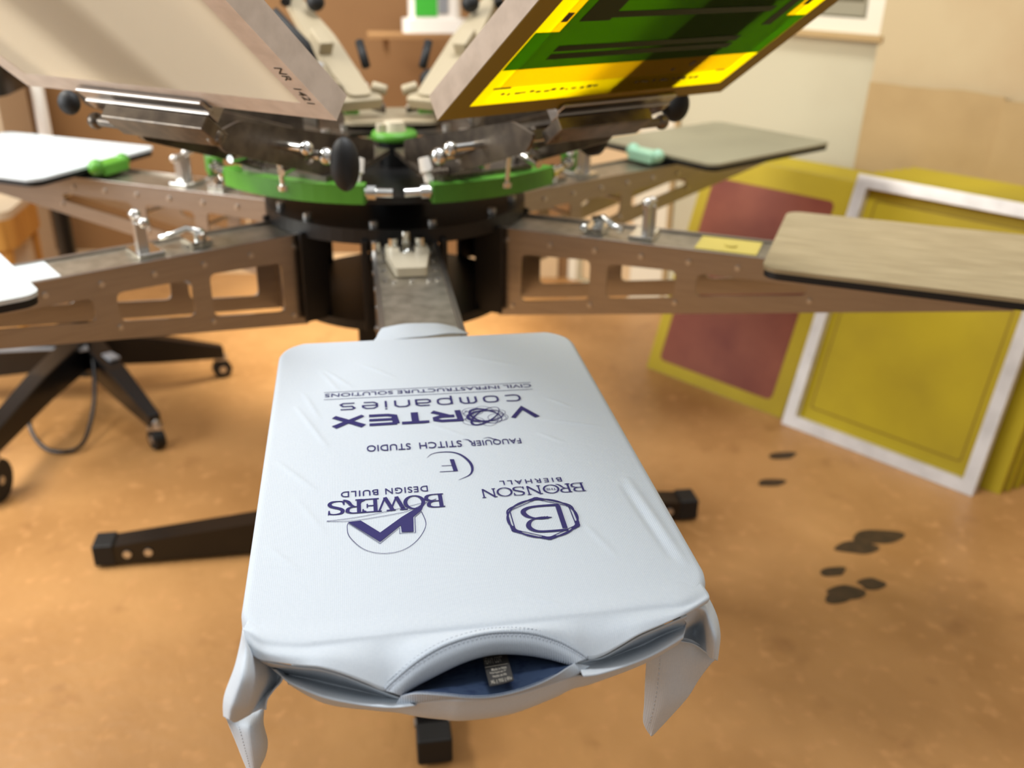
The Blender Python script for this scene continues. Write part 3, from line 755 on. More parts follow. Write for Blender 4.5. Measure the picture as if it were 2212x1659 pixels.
# little table with a pale top behind the left arms, tub and jug on the back ledge
st = thing('side_table', 'small orange wood table with a pale top, seen between the left arms', 'table', (-1.66, 1.80, 0))
mb = MB(); mb.plate([rrect(-.30, -.20, .30, .20, .06)], 0.445, .475); obj('table_top', mb, 'foam', st, .006)
mb = MB(); mb.plate([rrect(-.30, -.20, .30, .20, .06), rrect(-.285, -.185, .285, .185, .05)[::-1]], .33, .445); obj('apron', mb, 'wood', st, .003)
for x in (-.26, .26):
    for y in (-.16, .16):
        mb = MB(); mb.cyl((x, y, 0), (x, y, .40), .018, 14, .024); obj('leg', mb, 'wood', st)
cab = thing('storage_cabinet', 'grey cabinet with an orange side beside the pale pole, far left', 'cabinet', (-1.70, 2.05, 0))
mb = MB(); mb.box((0, 0, .55), (.60, .36, 1.10)); obj('body', mb, 'foam', cab, .006)
mb = MB(); mb.box((.245, -.187, .84), (.07, .012, .34)); obj('door', mb, 'wood', cab, .003)
mb = MB(); mb.box((-.06, -.187, .60), (.44, .012, .94)); dd_ = obj('door', mb, 'grey_light', cab, .003)
mb = MB(); mb.cyl((.05, -.21, .60), (.05, -.21, .72), .006); mb.cyl((.05, -.19, .61), (.05, -.21, .61), .005); mb.cyl((.05, -.19, .71), (.05, -.21, .71), .005); obj('handle', mb, 'chrome', dd_)

sh = thing('wall_shelf', 'narrow brown shelf on the back wall holding the white tub', 'shelf', (.24, 1.93, TOP+.17))
mb = MB(); mb.box((0, -.075, 0), (.50, .15, .02)); obj('board', mb, 'wall_brown', sh, .002)
mb = MB()
for x in (-.18, .18): mb.box((x, -.05, -.045), (.02, .09, .07))
obj('bracket', mb, 'wall_brown', sh, .002)
tb = thing('ink_tub', 'white plastic tub with a green label at the top middle', 'tub', (.25, 1.85, TOP+.181))
mb = MB(); mb.plate([rrect(-.125, -.05, .125, .05, .03)], 0, .05); obj('tub_base', mb, 'white_plastic', tb, .012)
mb = MB(); mb.plate([rrect(-.10, -.045, .10, .045, .03)], .05, .24); tbb = obj('tub_body', mb, 'white_plastic', tb, .01)
mb = MB(); mb.box((-.035, -.047, .13), (.085, .004, .14)); obj('label', mb, 'label_green', tbb)
mb = MB(); mb.box((.03, -.049, .13), (.035, .004, .12)); obj('label', mb, 'grey_light', tbb)

# ---------------------------------------------------------------- the T-shirt
tee = thing('t_shirt', 'pale blue T-shirt stretched over the front pallet with navy printed logos', 'shirt', (0, 0, TOP))
U0, U1, HW, RAD = .8365, 1.4655, .2032, .047
RIDGES = [  # x1, y1, x2, y2, half width, height : creases in the stretched cloth
    (-0.1739, -1.0405, -0.1368, -1.1449, 0.0022, 0.0017),
    (-0.1670, -1.0023, -0.1458, -1.0752, 0.0020, 0.0013),
    (-0.1426, -0.9347, -0.1073, -0.9939, 0.0020, 0.0015),
    (-0.0974, -0.9179, -0.0539, -0.9684, 0.0020, 0.0013),
    (-0.1486, -0.9339, -0.1217, -1.0083, 0.0020, 0.0011),
    (-0.0202, -1.1041, 0.0213, -1.1444, 0.0020, 0.0011),
    (0.1082, -1.1094, 0.1796, -1.1394, 0.0014, 0.0015),
    (0.1018, -1.1439, 0.1262, -1.1698, 0.0015, 0.0011),
    (0.1771, -1.2594, 0.1898, -1.4113, 0.0040, 0.0019),
    (0.1685, -1.2724, 0.1794, -1.4026, 0.0030, -0.0015),
    (0.2099, -0.9809, 0.2089, -1.0917, 0.0020, 0.0011),
    (-0.1879, -1.1745, -0.1472, -1.2378, 0.0030, 0.0013),
    (-0.1651, -1.2533, -0.1366, -1.3159, 0.0030, 0.0009),
    (-0.0196, -1.3815, -0.0050, -1.3653, 0.0030, 0.0000),
    (0.1300, -1.0552, 0.1557, -1.0846, 0.0015, 0.0011),
    (-0.0749, -1.1951, -0.0369, -1.1850, 0.0020, 0.0008),
    (-0.1893, -1.3316, -0.1602, -1.3721, 0.0030, 0.0009),
    (0.0426, -0.9125, 0.1123, -0.9529, 0.0040, 0.0008),
    (0.0343, -1.4404, 0.0964, -1.4714, 0.0040, 0.0011),
    (0.1121, -1.3348, 0.1295, -1.3918, 0.0030, 0.0008),

]
def hgt(x, y):
    h = 0
    for x1, y1, x2, y2, w_, a_ in RIDGES:
        dx, dy = x2-x1, y2-y1; L2 = dx*dx+dy*dy
        t = max(0, min(1, ((x-x1)*dx+(y-y1)*dy)/L2)); d2_ = (x-x1-t*dx)**2+(y-y1-t*dy)**2
        if d2_ < 9*w_*w_: h += a_*math.exp(-d2_/(w_*w_))*math.sin(PI*min(1, max(0, .12+t*.76)))
    return h
def halfw(u):
    d = max(0, U0+RAD-u, u-(U1-RAD)); w_ = HW-RAD+math.sqrt(max(0, RAD*RAD-d*d))
    return w_
NU, NV = 150, 230
us = []
for j in range(NV+1):
    t = j/NV; us.append(U0+(U1-U0)*(.5-.5*math.cos(PI*t))*.12+(U1-U0)*t*.88)
mb = MB(); vs = []; fs = []
for u in us:
    w_ = halfw(u)
    for i in range(NU+1):
        x = w_*(2*i/NU-1); y = -u
        ed = min(w_-abs(x), u-U0, U1-u); r_ = .006
        drop = 0 if ed > r_ else r_-math.sqrt(max(0, r_*r_-(r_-ed)**2))
        vs.append((x, y, hgt(x, y)-drop*.6))
n1 = NU+1
for j in range(NV):
    for i in range(NU): fs.append((j*n1+i, j*n1+i+1, (j+1)*n1+i+1, (j+1)*n1+i))
# skirt: boundary loop falls, then tucks under the pallet
loop = [i for i in range(n1)]+[j*n1+NU for j in range(1, NV+1)]+[NV*n1+i for i in range(NU-1, -1, -1)]+[j*n1 for j in range(NV-1, 0, -1)]
prev = loop; N_ = len(loop)
cen = Vector((0, -(U0+U1)/2, 0))
for off, z in ((.0012, -.008), (.0015, -.016), (-.001, -.0225), (-.010, -.026), (-.035, -.0275)):
    cur = []
    for idx in loop:
        p = Vector(vs[idx]); x, y = p.x, p.y
        # outward normal of the rounded rectangle
        qx = max(-(HW-RAD), min(HW-RAD, x)); qy = max(-(U1-RAD), min(-(U0+RAD), y)); nrm = Vector((x-qx, y-qy, 0))
        nrm = nrm.normalized() if nrm.length > 1e-6 else Vector((0, 0, 0))
        cur.append(len(vs)); vs.append((x+nrm.x*off, y+nrm.y*off, z+.0015*math.sin(idx*.9)*(z < -.02)))
    for k in range(N_): fs.append((prev[k], prev[(k+1)%N_], cur[(k+1)%N_], cur[k]))
    prev = cur
mb.add(vs, fs, True)
body = obj('body', mb, 'shirt', tee)

P={
 'front_panel':[[(-0.1933,-1.4164,-0.004),(-0.1861,-1.4286,-0.0011),(-0.1785,-1.4365,-0.0011),(-0.1537,-1.4428,-0.0011),(-0.1347,-1.443,-0.0011),(-0.1156,-1.4427,-0.0011),(-0.1003,-1.4422,-0.0011),(-0.0887,-1.4417,-0.0011),(-0.077,-1.4413,-0.0011),(-0.0574,-1.4405,-0.0011),(-0.0337,-1.4399,-0.0011),(-0.0057,-1.4391,-0.0011),(0.0185,-1.4384,-0.0011),(0.043,-1.4378,-0.0011),(0.0656,-1.4372,-0.0011),(0.0802,-1.4369,-0.0011),(0.0918,-1.4366,-0.0011),(0.1053,-1.4363,-0.0011),(0.1221,-1.4359,-0.0011),(0.1392,-1.4352,-0.0011),(0.1608,-1.4343,-0.0011),(0.1798,-1.4326,-0.0011),(0.1947,-1.42,-0.004)],
  [(-0.1946,-1.426,-0.0022),(-0.1871,-1.4434,-0.0008),(-0.1774,-1.4524,0.0001),(-0.153,-1.4586,0.0001),(-0.1344,-1.4589,0.0001),(-0.1157,-1.4586,0.0001),(-0.1006,-1.4581,0.0001),(-0.0892,-1.4577,0.0001),(-0.0777,-1.4573,0.0001),(-0.0585,-1.4567,0.0001),(-0.0353,-1.4561,0.0001),(-0.0078,-1.4554,0.0001),(0.0159,-1.4548,0.0001),(0.0399,-1.4543,0.0001),(0.0622,-1.4538,0.0001),(0.0764,-1.4535,0.0001),(0.0879,-1.4533,0.0001),(0.101,-1.453,0.0001),(0.1176,-1.4526,0.0001),(0.1343,-1.4521,0.0001),(0.1554,-1.4512,0.0001),(0.1751,-1.4498,0.0001),(0.1943,-1.4309,-0.0022)],
  [(-0.1974,-1.4412,-0.0009),(-0.1877,-1.4585,0.0006),(-0.1764,-1.4664,0.0006),(-0.1524,-1.4725,0.0006),(-0.1341,-1.4728,0.0006),(-0.1157,-1.4725,0.0006),(-0.1009,-1.4722,0.0006),(-0.0897,-1.4718,0.0006),(-0.0784,-1.4714,0.0006),(-0.0595,-1.4708,0.0006),(-0.0366,-1.4703,0.0006),(-0.0097,-1.4697,0.0006),(0.0137,-1.4692,0.0006),(0.0373,-1.4688,0.0006),(0.0591,-1.4683,0.0006),(0.0731,-1.4681,0.0006),(0.0844,-1.4679,0.0006),(0.0973,-1.4677,0.0006),(0.1136,-1.4674,0.0006),(0.13,-1.4668,0.0006),(0.1507,-1.4661,0.0006),(0.1711,-1.4649,0.0006),(0.1945,-1.4484,-0.0009)],
  [(-0.1995,-1.449,-0.0015),(-0.1887,-1.4643,-0.0015),(-0.1762,-1.4723,-0.0015),(-0.1524,-1.4784,-0.0015),(-0.1342,-1.4787,-0.0015),(-0.1159,-1.4785,-0.0015),(-0.1011,-1.4781,-0.0015),(-0.09,-1.4778,-0.0015),(-0.0788,-1.4774,-0.0015),(-0.06,-1.4769,-0.0015),(-0.0373,-1.4764,-0.0015),(-0.0105,-1.4759,-0.0015),(0.0128,-1.4754,-0.0015),(0.0362,-1.475,-0.0015),(0.0579,-1.4746,-0.0015),(0.0718,-1.4744,-0.0015),(0.083,-1.4742,-0.0015),(0.0958,-1.474,-0.0015),(0.112,-1.4738,-0.0015),(0.1283,-1.4733,-0.0015),(0.1489,-1.4726,-0.0015),(0.1698,-1.4716,-0.0015),(0.1955,-1.4576,-0.0015)],
  [(-0.1985,-1.4596,-0.0022),(-0.1874,-1.4726,-0.0033),(-0.1753,-1.4806,-0.0021),(-0.1523,-1.4884,-0.0011),(-0.1357,-1.4913,-0.0004),(-0.1177,-1.4934,-0.0024),(-0.1017,-1.4955,-0.0056),(-0.089,-1.4966,-0.0089),(-0.0801,-1.4951,-0.0069),(-0.0609,-1.4925,-0.0007),(-0.0381,-1.4882,0.0019),(-0.0112,-1.4848,0.0025),(0.012,-1.4832,0.0016),(0.0353,-1.4834,0.0001),(0.0564,-1.4854,-0.0026),(0.0697,-1.488,-0.0049),(0.0803,-1.4902,-0.0077),(0.093,-1.49,-0.0071),(0.1091,-1.4886,-0.0043),(0.1255,-1.4865,-0.0015),(0.1465,-1.4834,-0.0001),(0.1682,-1.4793,0.0009),(0.1945,-1.4626,-0.0019)],
  [(-0.1972,-1.466,-0.0076),(-0.1858,-1.476,-0.0099),(-0.1742,-1.484,-0.0073),(-0.1521,-1.494,-0.0051),(-0.1375,-1.5,-0.0036),(-0.12,-1.505,-0.008),(-0.1025,-1.51,-0.0151),(-0.0878,-1.513,-0.0223),(-0.0817,-1.51,-0.0179),(-0.0621,-1.505,-0.0042),(-0.0391,-1.496,0.0016),(-0.0121,-1.489,0.0029),(0.0111,-1.486,0.0009),(0.0341,-1.487,-0.0024),(0.0545,-1.492,-0.0084),(0.0671,-1.498,-0.0135),(0.0771,-1.503,-0.0197),(0.0895,-1.503,-0.0183),(0.1056,-1.5,-0.0122),(0.1221,-1.496,-0.006),(0.1436,-1.49,-0.0028),(0.1662,-1.482,-0.0006),(0.1932,-1.462,-0.0069)]],
 'collar_front':[[(-0.0878,-1.513,-0.0223),(-0.0817,-1.511,-0.0169),(-0.0621,-1.506,-0.0033),(-0.0392,-1.497,0.0025),(-0.0122,-1.49,0.0037),(0.0109,-1.487,0.0018),(0.0339,-1.488,-0.0015),(0.0543,-1.493,-0.0075),(0.0668,-1.499,-0.0126),(0.0768,-1.504,-0.0188)],
  [(-0.0815,-1.5185,-0.0203),(-0.0755,-1.5165,-0.0159),(-0.0581,-1.512,-0.0065),(-0.0344,-1.5035,-0.0013),(-0.0113,-1.497,-0.0005),(0.009,-1.494,-0.0024),(0.0308,-1.495,-0.0056),(0.0493,-1.499,-0.0102),(0.0609,-1.504,-0.0137),(0.0695,-1.5085,-0.0168)],
  [(-0.0751,-1.518,-0.0237),(-0.0691,-1.516,-0.0202),(-0.0537,-1.512,-0.015),(-0.029,-1.504,-0.0102),(-0.0095,-1.498,-0.0098),(0.0079,-1.495,-0.0116),(0.0289,-1.496,-0.0148),(0.0457,-1.499,-0.0182),(0.0565,-1.503,-0.02),(0.0638,-1.507,-0.0203)],
  [(-0.0747,-1.506,-0.0319),(-0.0686,-1.504,-0.0283),(-0.0529,-1.5,-0.023),(-0.0277,-1.492,-0.0179),(-0.0079,-1.486,-0.0173),(0.0098,-1.483,-0.0192),(0.0311,-1.484,-0.0224),(0.0483,-1.487,-0.0259),(0.0594,-1.491,-0.0278),(0.0668,-1.495,-0.0282)]],
 'collar_inside':[[(-0.0752,-1.52,-0.0223),(-0.064,-1.53,-0.0118),(-0.0433,-1.538,-0.0091),(-0.0259,-1.541,-0.011),(-0.0081,-1.541,-0.0129),(0.0103,-1.539,-0.0126),(0.0294,-1.534,-0.0118),(0.0458,-1.526,-0.0118),(0.0574,-1.516,-0.0145),(0.065,-1.508,-0.0186)],
  [(-0.0726,-1.505,-0.0363),(-0.0618,-1.5025,-0.0342),(-0.0404,-1.504,-0.0299),(-0.0215,-1.503,-0.0297),(-0.0026,-1.503,-0.0283),(0.0166,-1.502,-0.0269),(0.0359,-1.501,-0.0261),(0.0514,-1.5005,-0.0254),(0.061,-1.499,-0.0272),(0.067,-1.499,-0.0277)],
  [(-0.0697,-1.49,-0.0434),(-0.0593,-1.475,-0.0494),(-0.0373,-1.47,-0.0427),(-0.0171,-1.465,-0.0396),(0.0028,-1.465,-0.0345),(0.0227,-1.465,-0.032),(0.0422,-1.468,-0.0318),(0.0569,-1.475,-0.0312),(0.0642,-1.482,-0.0327),(0.0687,-1.49,-0.0298)]],
 'collar_back':[[(-0.0752,-1.52,-0.0223),(-0.064,-1.53,-0.0118),(-0.0433,-1.538,-0.0091),(-0.0259,-1.541,-0.011),(-0.0081,-1.541,-0.0129),(0.0103,-1.539,-0.0126),(0.0294,-1.534,-0.0118),(0.0458,-1.526,-0.0118),(0.0574,-1.516,-0.0145),(0.065,-1.508,-0.0186)],
  [(-0.0776,-1.519,-0.0274),(-0.0641,-1.5285,-0.0176),(-0.0433,-1.5365,-0.0123),(-0.0258,-1.54,-0.0126),(-0.0079,-1.54,-0.0146),(0.0105,-1.538,-0.0145),(0.0296,-1.533,-0.0144),(0.047,-1.525,-0.0157),(0.0615,-1.5155,-0.0193),(0.0716,-1.507,-0.0218)],
  [(-0.0801,-1.518,-0.0325),(-0.0641,-1.527,-0.0234),(-0.0432,-1.535,-0.0156),(-0.0257,-1.539,-0.0142),(-0.0078,-1.539,-0.0162),(0.0107,-1.537,-0.0164),(0.0299,-1.532,-0.017),(0.0483,-1.524,-0.0196),(0.0656,-1.515,-0.0241),(0.0782,-1.506,-0.025)]],
 'shoulder_left':[[(-0.1871,-1.468,-0.0176),(-0.1716,-1.478,-0.0147),(-0.1531,-1.486,-0.0139),(-0.1383,-1.492,-0.0124),(-0.1205,-1.497,-0.0169),(-0.1028,-1.502,-0.0242),(-0.085,-1.508,-0.0306),(-0.0751,-1.512,-0.0331)],
  [(-0.1845,-1.44,-0.0491),(-0.1706,-1.45,-0.0496),(-0.1534,-1.455,-0.0524),(-0.1381,-1.46,-0.0545),(-0.119,-1.468,-0.0558),(-0.1,-1.48,-0.0534),(-0.0844,-1.495,-0.0466),(-0.0736,-1.508,-0.0389)],
  [(-0.1774,-1.461,-0.0349),(-0.1666,-1.477,-0.032),(-0.1518,-1.488,-0.0315),(-0.1361,-1.496,-0.0332),(-0.1168,-1.504,-0.0342),(-0.0988,-1.5112,-0.0343),(-0.082,-1.5196,-0.0312),(-0.0682,-1.5272,-0.0254)],
  [(-0.1752,-1.455,-0.0401),(-0.1662,-1.475,-0.0353),(-0.1526,-1.49,-0.0328),(-0.1361,-1.5,-0.0344),(-0.1162,-1.508,-0.0355),(-0.0983,-1.512,-0.0375),(-0.0802,-1.516,-0.0372),(-0.0639,-1.52,-0.0329)],
  [(-0.1756,-1.42,-0.0677),(-0.1647,-1.42,-0.0806),(-0.1494,-1.42,-0.0912),(-0.1336,-1.42,-0.0997),(-0.1155,-1.42,-0.1065),(-0.097,-1.42,-0.1112),(-0.0783,-1.42,-0.1154),(-0.0592,-1.42,-0.1152)]],
 'shoulder_right':[[(0.0656,-1.506,-0.0214),(0.0783,-1.499,-0.0247),(0.0914,-1.497,-0.0252),(0.108,-1.493,-0.0203),(0.1247,-1.489,-0.014),(0.1464,-1.483,-0.0107),(0.1713,-1.474,-0.0089)],
  [(0.0706,-1.502,-0.0275),(0.0855,-1.488,-0.0386),(0.1022,-1.475,-0.0474),(0.1232,-1.46,-0.0542),(0.1415,-1.455,-0.0523),(0.1598,-1.45,-0.0482),(0.1794,-1.455,-0.0361)],
  [(0.0689,-1.52,-0.0192),(0.0815,-1.5132,-0.0246),(0.097,-1.505,-0.0291),(0.1144,-1.496,-0.0325),(0.1322,-1.4898,-0.0322),(0.1493,-1.483,-0.0306),(0.1696,-1.476,-0.0279)],
  [(0.0731,-1.512,-0.0297),(0.0845,-1.51,-0.031),(0.0996,-1.505,-0.0325),(0.1149,-1.5,-0.0334),(0.133,-1.493,-0.0338),(0.1497,-1.485,-0.0337),(0.1711,-1.47,-0.0372)],
  [(0.0979,-1.42,-0.1026),(0.1104,-1.42,-0.102),(0.1258,-1.42,-0.0984),(0.1413,-1.42,-0.0942),(0.1589,-1.42,-0.0881),(0.1742,-1.42,-0.0817),(0.1911,-1.42,-0.0733)]],
 'under_panel':[[(-0.1668,-1.47,-0.0397),(-0.1362,-1.498,-0.0363),(-0.0983,-1.51,-0.0394),(-0.0801,-1.517,-0.0339),(-0.0641,-1.527,-0.0234),(-0.0432,-1.535,-0.0156),(-0.0257,-1.539,-0.0142),(0.0107,-1.537,-0.0164),(0.0483,-1.524,-0.0196),(0.0656,-1.515,-0.0246),(0.0851,-1.508,-0.0329),(0.1341,-1.49,-0.0365),(0.1711,-1.47,-0.0372)],
  [(-0.1668,-1.44,-0.059),(-0.1362,-1.468,-0.059),(-0.0983,-1.48,-0.059),(-0.0801,-1.487,-0.059),(-0.0641,-1.497,-0.059),(-0.0432,-1.505,-0.059),(-0.0257,-1.509,-0.059),(0.0107,-1.507,-0.059),(0.0483,-1.494,-0.059),(0.0656,-1.485,-0.059),(0.0851,-1.478,-0.059),(0.1341,-1.46,-0.059),(0.1711,-1.44,-0.059)],
  [(-0.1668,-1.31,-0.052),(-0.1362,-1.338,-0.052),(-0.0983,-1.35,-0.052),(-0.0801,-1.357,-0.052),(-0.0641,-1.367,-0.052),(-0.0432,-1.375,-0.052),(-0.0257,-1.379,-0.052),(0.0107,-1.377,-0.052),(0.0483,-1.364,-0.052),(0.0656,-1.355,-0.052),(0.0851,-1.348,-0.052),(0.1341,-1.33,-0.052),(0.1711,-1.31,-0.052)]],
 'sleeve_left':[[(-0.204,-1.42,-0.0196),(-0.2026,-1.448,-0.0125),(-0.2052,-1.475,-0.0159),(-0.2131,-1.485,-0.0321),(-0.2156,-1.488,-0.0419),(-0.2167,-1.488,-0.0544)],
  [(-0.1976,-1.462,0.0061),(-0.1953,-1.478,0.0005),(-0.196,-1.5,-0.0044),(-0.2025,-1.508,-0.0203),(-0.2063,-1.508,-0.0301),(-0.209,-1.505,-0.0425)],
  [(-0.1935,-1.47,-0.0028),(-0.1915,-1.478,-0.0075),(-0.1909,-1.49,-0.0186),(-0.1962,-1.495,-0.0371),(-0.2029,-1.492,-0.0506),(-0.2087,-1.49,-0.0595)],
  [(-0.191,-1.462,-0.0155),(-0.1885,-1.46,-0.0262),(-0.1868,-1.465,-0.0391),(-0.1905,-1.468,-0.0532),(-0.195,-1.47,-0.0627),(-0.2003,-1.475,-0.0682)],
  [(-0.1855,-1.448,-0.0321),(-0.1807,-1.44,-0.0496),(-0.1779,-1.44,-0.0611),(-0.1821,-1.445,-0.0678),(-0.1873,-1.455,-0.0656),(-0.1909,-1.47,-0.0673)],
  [(-0.1752,-1.45,-0.0376),(-0.1723,-1.455,-0.0415),(-0.1722,-1.46,-0.048),(-0.1791,-1.462,-0.0553),(-0.1845,-1.47,-0.0581),(-0.186,-1.474,-0.0652)]],
 'flap_left':[[(-0.2212,-1.46,-0.0827),(-0.2141,-1.455,-0.0891),(-0.2051,-1.45,-0.091),(-0.1968,-1.448,-0.0878),(-0.1898,-1.45,-0.0802)],
  [(-0.2186,-1.458,-0.0985),(-0.2103,-1.465,-0.0913),(-0.2009,-1.47,-0.0852),(-0.1946,-1.462,-0.0918),(-0.1933,-1.45,-0.1006)],
  [(-0.2155,-1.456,-0.1189),(-0.2079,-1.468,-0.1079),(-0.1998,-1.475,-0.101),(-0.1933,-1.468,-0.107),(-0.1918,-1.45,-0.1232)],
  [(-0.2132,-1.454,-0.1365),(-0.2069,-1.466,-0.126),(-0.2005,-1.472,-0.1208),(-0.1961,-1.466,-0.1266),(-0.1946,-1.452,-0.137)],
  [(-0.2113,-1.452,-0.1509),(-0.2071,-1.46,-0.1464),(-0.2035,-1.464,-0.1449),(-0.2017,-1.46,-0.1473),(-0.2001,-1.452,-0.1494)],
  [(-0.2101,-1.452,-0.1623),(-0.2083,-1.456,-0.1594),(-0.2068,-1.458,-0.158),(-0.2059,-1.456,-0.1597),(-0.2053,-1.452,-0.1619)]],
 'sleeve_right':[[(0.2182,-1.4,-0.0476),(0.2137,-1.425,-0.0381),(0.2123,-1.445,-0.0391),(0.2123,-1.455,-0.0493),(0.2118,-1.458,-0.0626),(0.2107,-1.46,-0.0756)],
  [(0.2003,-1.442,-0.0184),(0.1996,-1.452,-0.0219),(0.1988,-1.468,-0.0244),(0.1989,-1.478,-0.0319),(0.1986,-1.48,-0.0434),(0.1991,-1.478,-0.0565)],
  [(0.1833,-1.465,-0.0064),(0.1921,-1.464,-0.0152),(0.1935,-1.47,-0.0247),(0.195,-1.476,-0.0351),(0.1966,-1.476,-0.0466),(0.1976,-1.474,-0.0577)],
  [(0.1778,-1.468,-0.0075),(0.1948,-1.45,-0.0306),(0.2017,-1.44,-0.0508),(0.2017,-1.445,-0.0595),(0.1983,-1.455,-0.0613),(0.1954,-1.465,-0.0588)],
  [(0.171,-1.472,-0.0075),(0.1888,-1.45,-0.035),(0.1973,-1.43,-0.0605),(0.1977,-1.43,-0.0692),(0.1919,-1.442,-0.0661),(0.1884,-1.455,-0.058)],
  [(0.1648,-1.476,-0.0086),(0.1762,-1.462,-0.0271),(0.1771,-1.455,-0.0389),(0.1762,-1.45,-0.0481),(0.1721,-1.455,-0.0497),(0.1712,-1.46,-0.0486)]],
 'flap_right':[[(0.1478,-1.44,-0.0672),(0.162,-1.44,-0.0636),(0.1752,-1.445,-0.0573),(0.1911,-1.45,-0.0588),(0.2124,-1.455,-0.078)],
  [(0.1506,-1.44,-0.081),(0.1615,-1.445,-0.077),(0.1752,-1.45,-0.0755),(0.1897,-1.455,-0.0757),(0.2072,-1.455,-0.0827)],
  [(0.1525,-1.438,-0.1104),(0.1613,-1.446,-0.1055),(0.1726,-1.452,-0.1032),(0.186,-1.452,-0.1045),(0.2005,-1.448,-0.1066)],
  [(0.1545,-1.436,-0.1408),(0.1607,-1.444,-0.1353),(0.1689,-1.45,-0.1308),(0.1799,-1.45,-0.1289),(0.1925,-1.446,-0.1287)],
  [(0.1561,-1.434,-0.1661),(0.1602,-1.438,-0.164),(0.166,-1.442,-0.1598),(0.1723,-1.442,-0.1584),(0.1793,-1.44,-0.1578)],
  [(0.1633,-1.434,-0.1826),(0.1644,-1.434,-0.1839),(0.165,-1.435,-0.1842),(0.1667,-1.434,-0.1843),(0.168,-1.434,-0.1827)]],
 'neck_label':[[(-0.006,-1.474,-0.0293),(0.0038,-1.474,-0.029),(0.0145,-1.474,-0.0288)],
  [(-0.0074,-1.507,-0.0179),(0.0028,-1.507,-0.0173),(0.0126,-1.507,-0.0157)],
  [(-0.0079,-1.535,-0.0083),(0.0011,-1.535,-0.0072),(0.0112,-1.533,-0.0066)]],}

def sheet(name, key, m, nu, nv, parent, thick=.0012):
    mb = loft(P[key], nu, nv); return obj(name, mb, m, parent, thick=thick)
sheet('front_panel', 'front_panel', 'shirt', 140, 22, body)
cf = sheet('collar', 'collar_front', 'rib', 90, 14, tee, .0022)
sheet('collar', 'collar_back', 'rib', 80, 10, tee, .0020)
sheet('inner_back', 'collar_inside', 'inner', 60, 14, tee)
sheet('shoulder', 'shoulder_left', 'shirt', 80, 30, tee)
sheet('shoulder', 'shoulder_right', 'shirt', 80, 30, tee)
sheet('back_panel', 'under_panel', 'shirt', 100, 14, tee)
s1 = sheet('sleeve', 'sleeve_left', 'shirt', 40, 50, tee)
sheet('sleeve_flap', 'flap_left', 'shirt', 30, 50, s1)
s2 = sheet('sleeve', 'sleeve_right', 'shirt', 40, 50, tee)
sheet('sleeve_flap', 'flap_right', 'shirt', 30, 50, s2)

# seams: a raised roll along the collar seam and rows of fine stitches
def stitches(path, n, ln, r_, off=(0, 0, 0)):
    mb = MB(); pts = crom(path, n*4)
    for k in range(n):
        a = pts[k*4]; b = pts[min(k*4+2, len(pts)-1)]
        a = a+Vector(off); b = b+Vector(off)
        mb.tube([a, (a+b)/2+Vector((0, 0, .0003)), b], r_, 5)
    return mb
seam = P['collar_front'][0]
up = [Vector(p)+Vector((0, .0010, .0016)) for p in seam]
mb = MB(); mb.tube([p+Vector((0, -.0012, -.0004)) for p in crom(up, 60)], .0014, 8); obj('seam_roll', mb, 'rib', cf)
obj('stitching', stitches(up, 62, .002, .00035, (0, .0030, .0008)), 'stitch', cf)
inner_line = [Vector(a)*.62+Vector(b)*.38+Vector((0, -.0004, .0022)) for a, b in zip(P['collar_front'][0], P['collar_front'][1])]
obj('stitching', stitches(inner_line, 62, .002, .00035), 'stitch', cf)
for key, s_ in (('flap_left', s1), ('flap_right', s2)):
    rows = P[key]; i_ = 1
    line = [Vector(r[i_])+Vector((0, -.0012, 0)) for r in rows[:-1]]
    obj('hem_stitching', stitches(line, 22, .002, .0003), 'stitch', s_)
for key, s_ in (('sleeve_left', s1), ('sleeve_right', s2)):
    line = [Vector(r[-2])*.6+Vector(r[-1])*.4+Vector((0, -.0015, .0005)) for r in P[key][1:4]]
    obj('hem_stitching', stitches(line, 10, .002, .0003), 'stitch', s_)

# hem of the shirt pulled over the arm beyond the inner end of the pallet
hem = [[(-.080, -0.8444, -0.0036), (-.035, -0.8380, -0.0005), (0, -0.8348, 0.0000), (.03, -0.8284, 0.0000), (.062, -0.8188, -0.0054)],
       [(-.072, -0.8124, -0.0090), (-.034, -0.8092, -0.0036), (0, -0.8060, -0.0027), (.028, -0.8012, -0.0036), (.054, -0.7964, -0.0090)],
       [(-.066, -0.7804, -0.0117), (-.032, -0.7772, -0.0054), (0, -0.7756, -0.0054), (.024, -0.7756, -0.0063), (.048, -0.7772, -0.0117)],
       [(-.060, -0.7596, -0.0144), (-.030, -0.7612, -0.0099), (0, -0.7628, -0.0099), (.022, -0.7644, -0.0108), (.046, -0.7676, -0.0153)],
       [(-.060, -0.7612, -0.0252), (-.030, -0.7612, -0.0252), (0, -0.7612, -0.0252), (.022, -0.7612, -0.0252), (.047, -0.7612, -0.0252)]]
obj('back_hem', loft(hem, 30, 24), 'shirt', tee, thick=.0014)

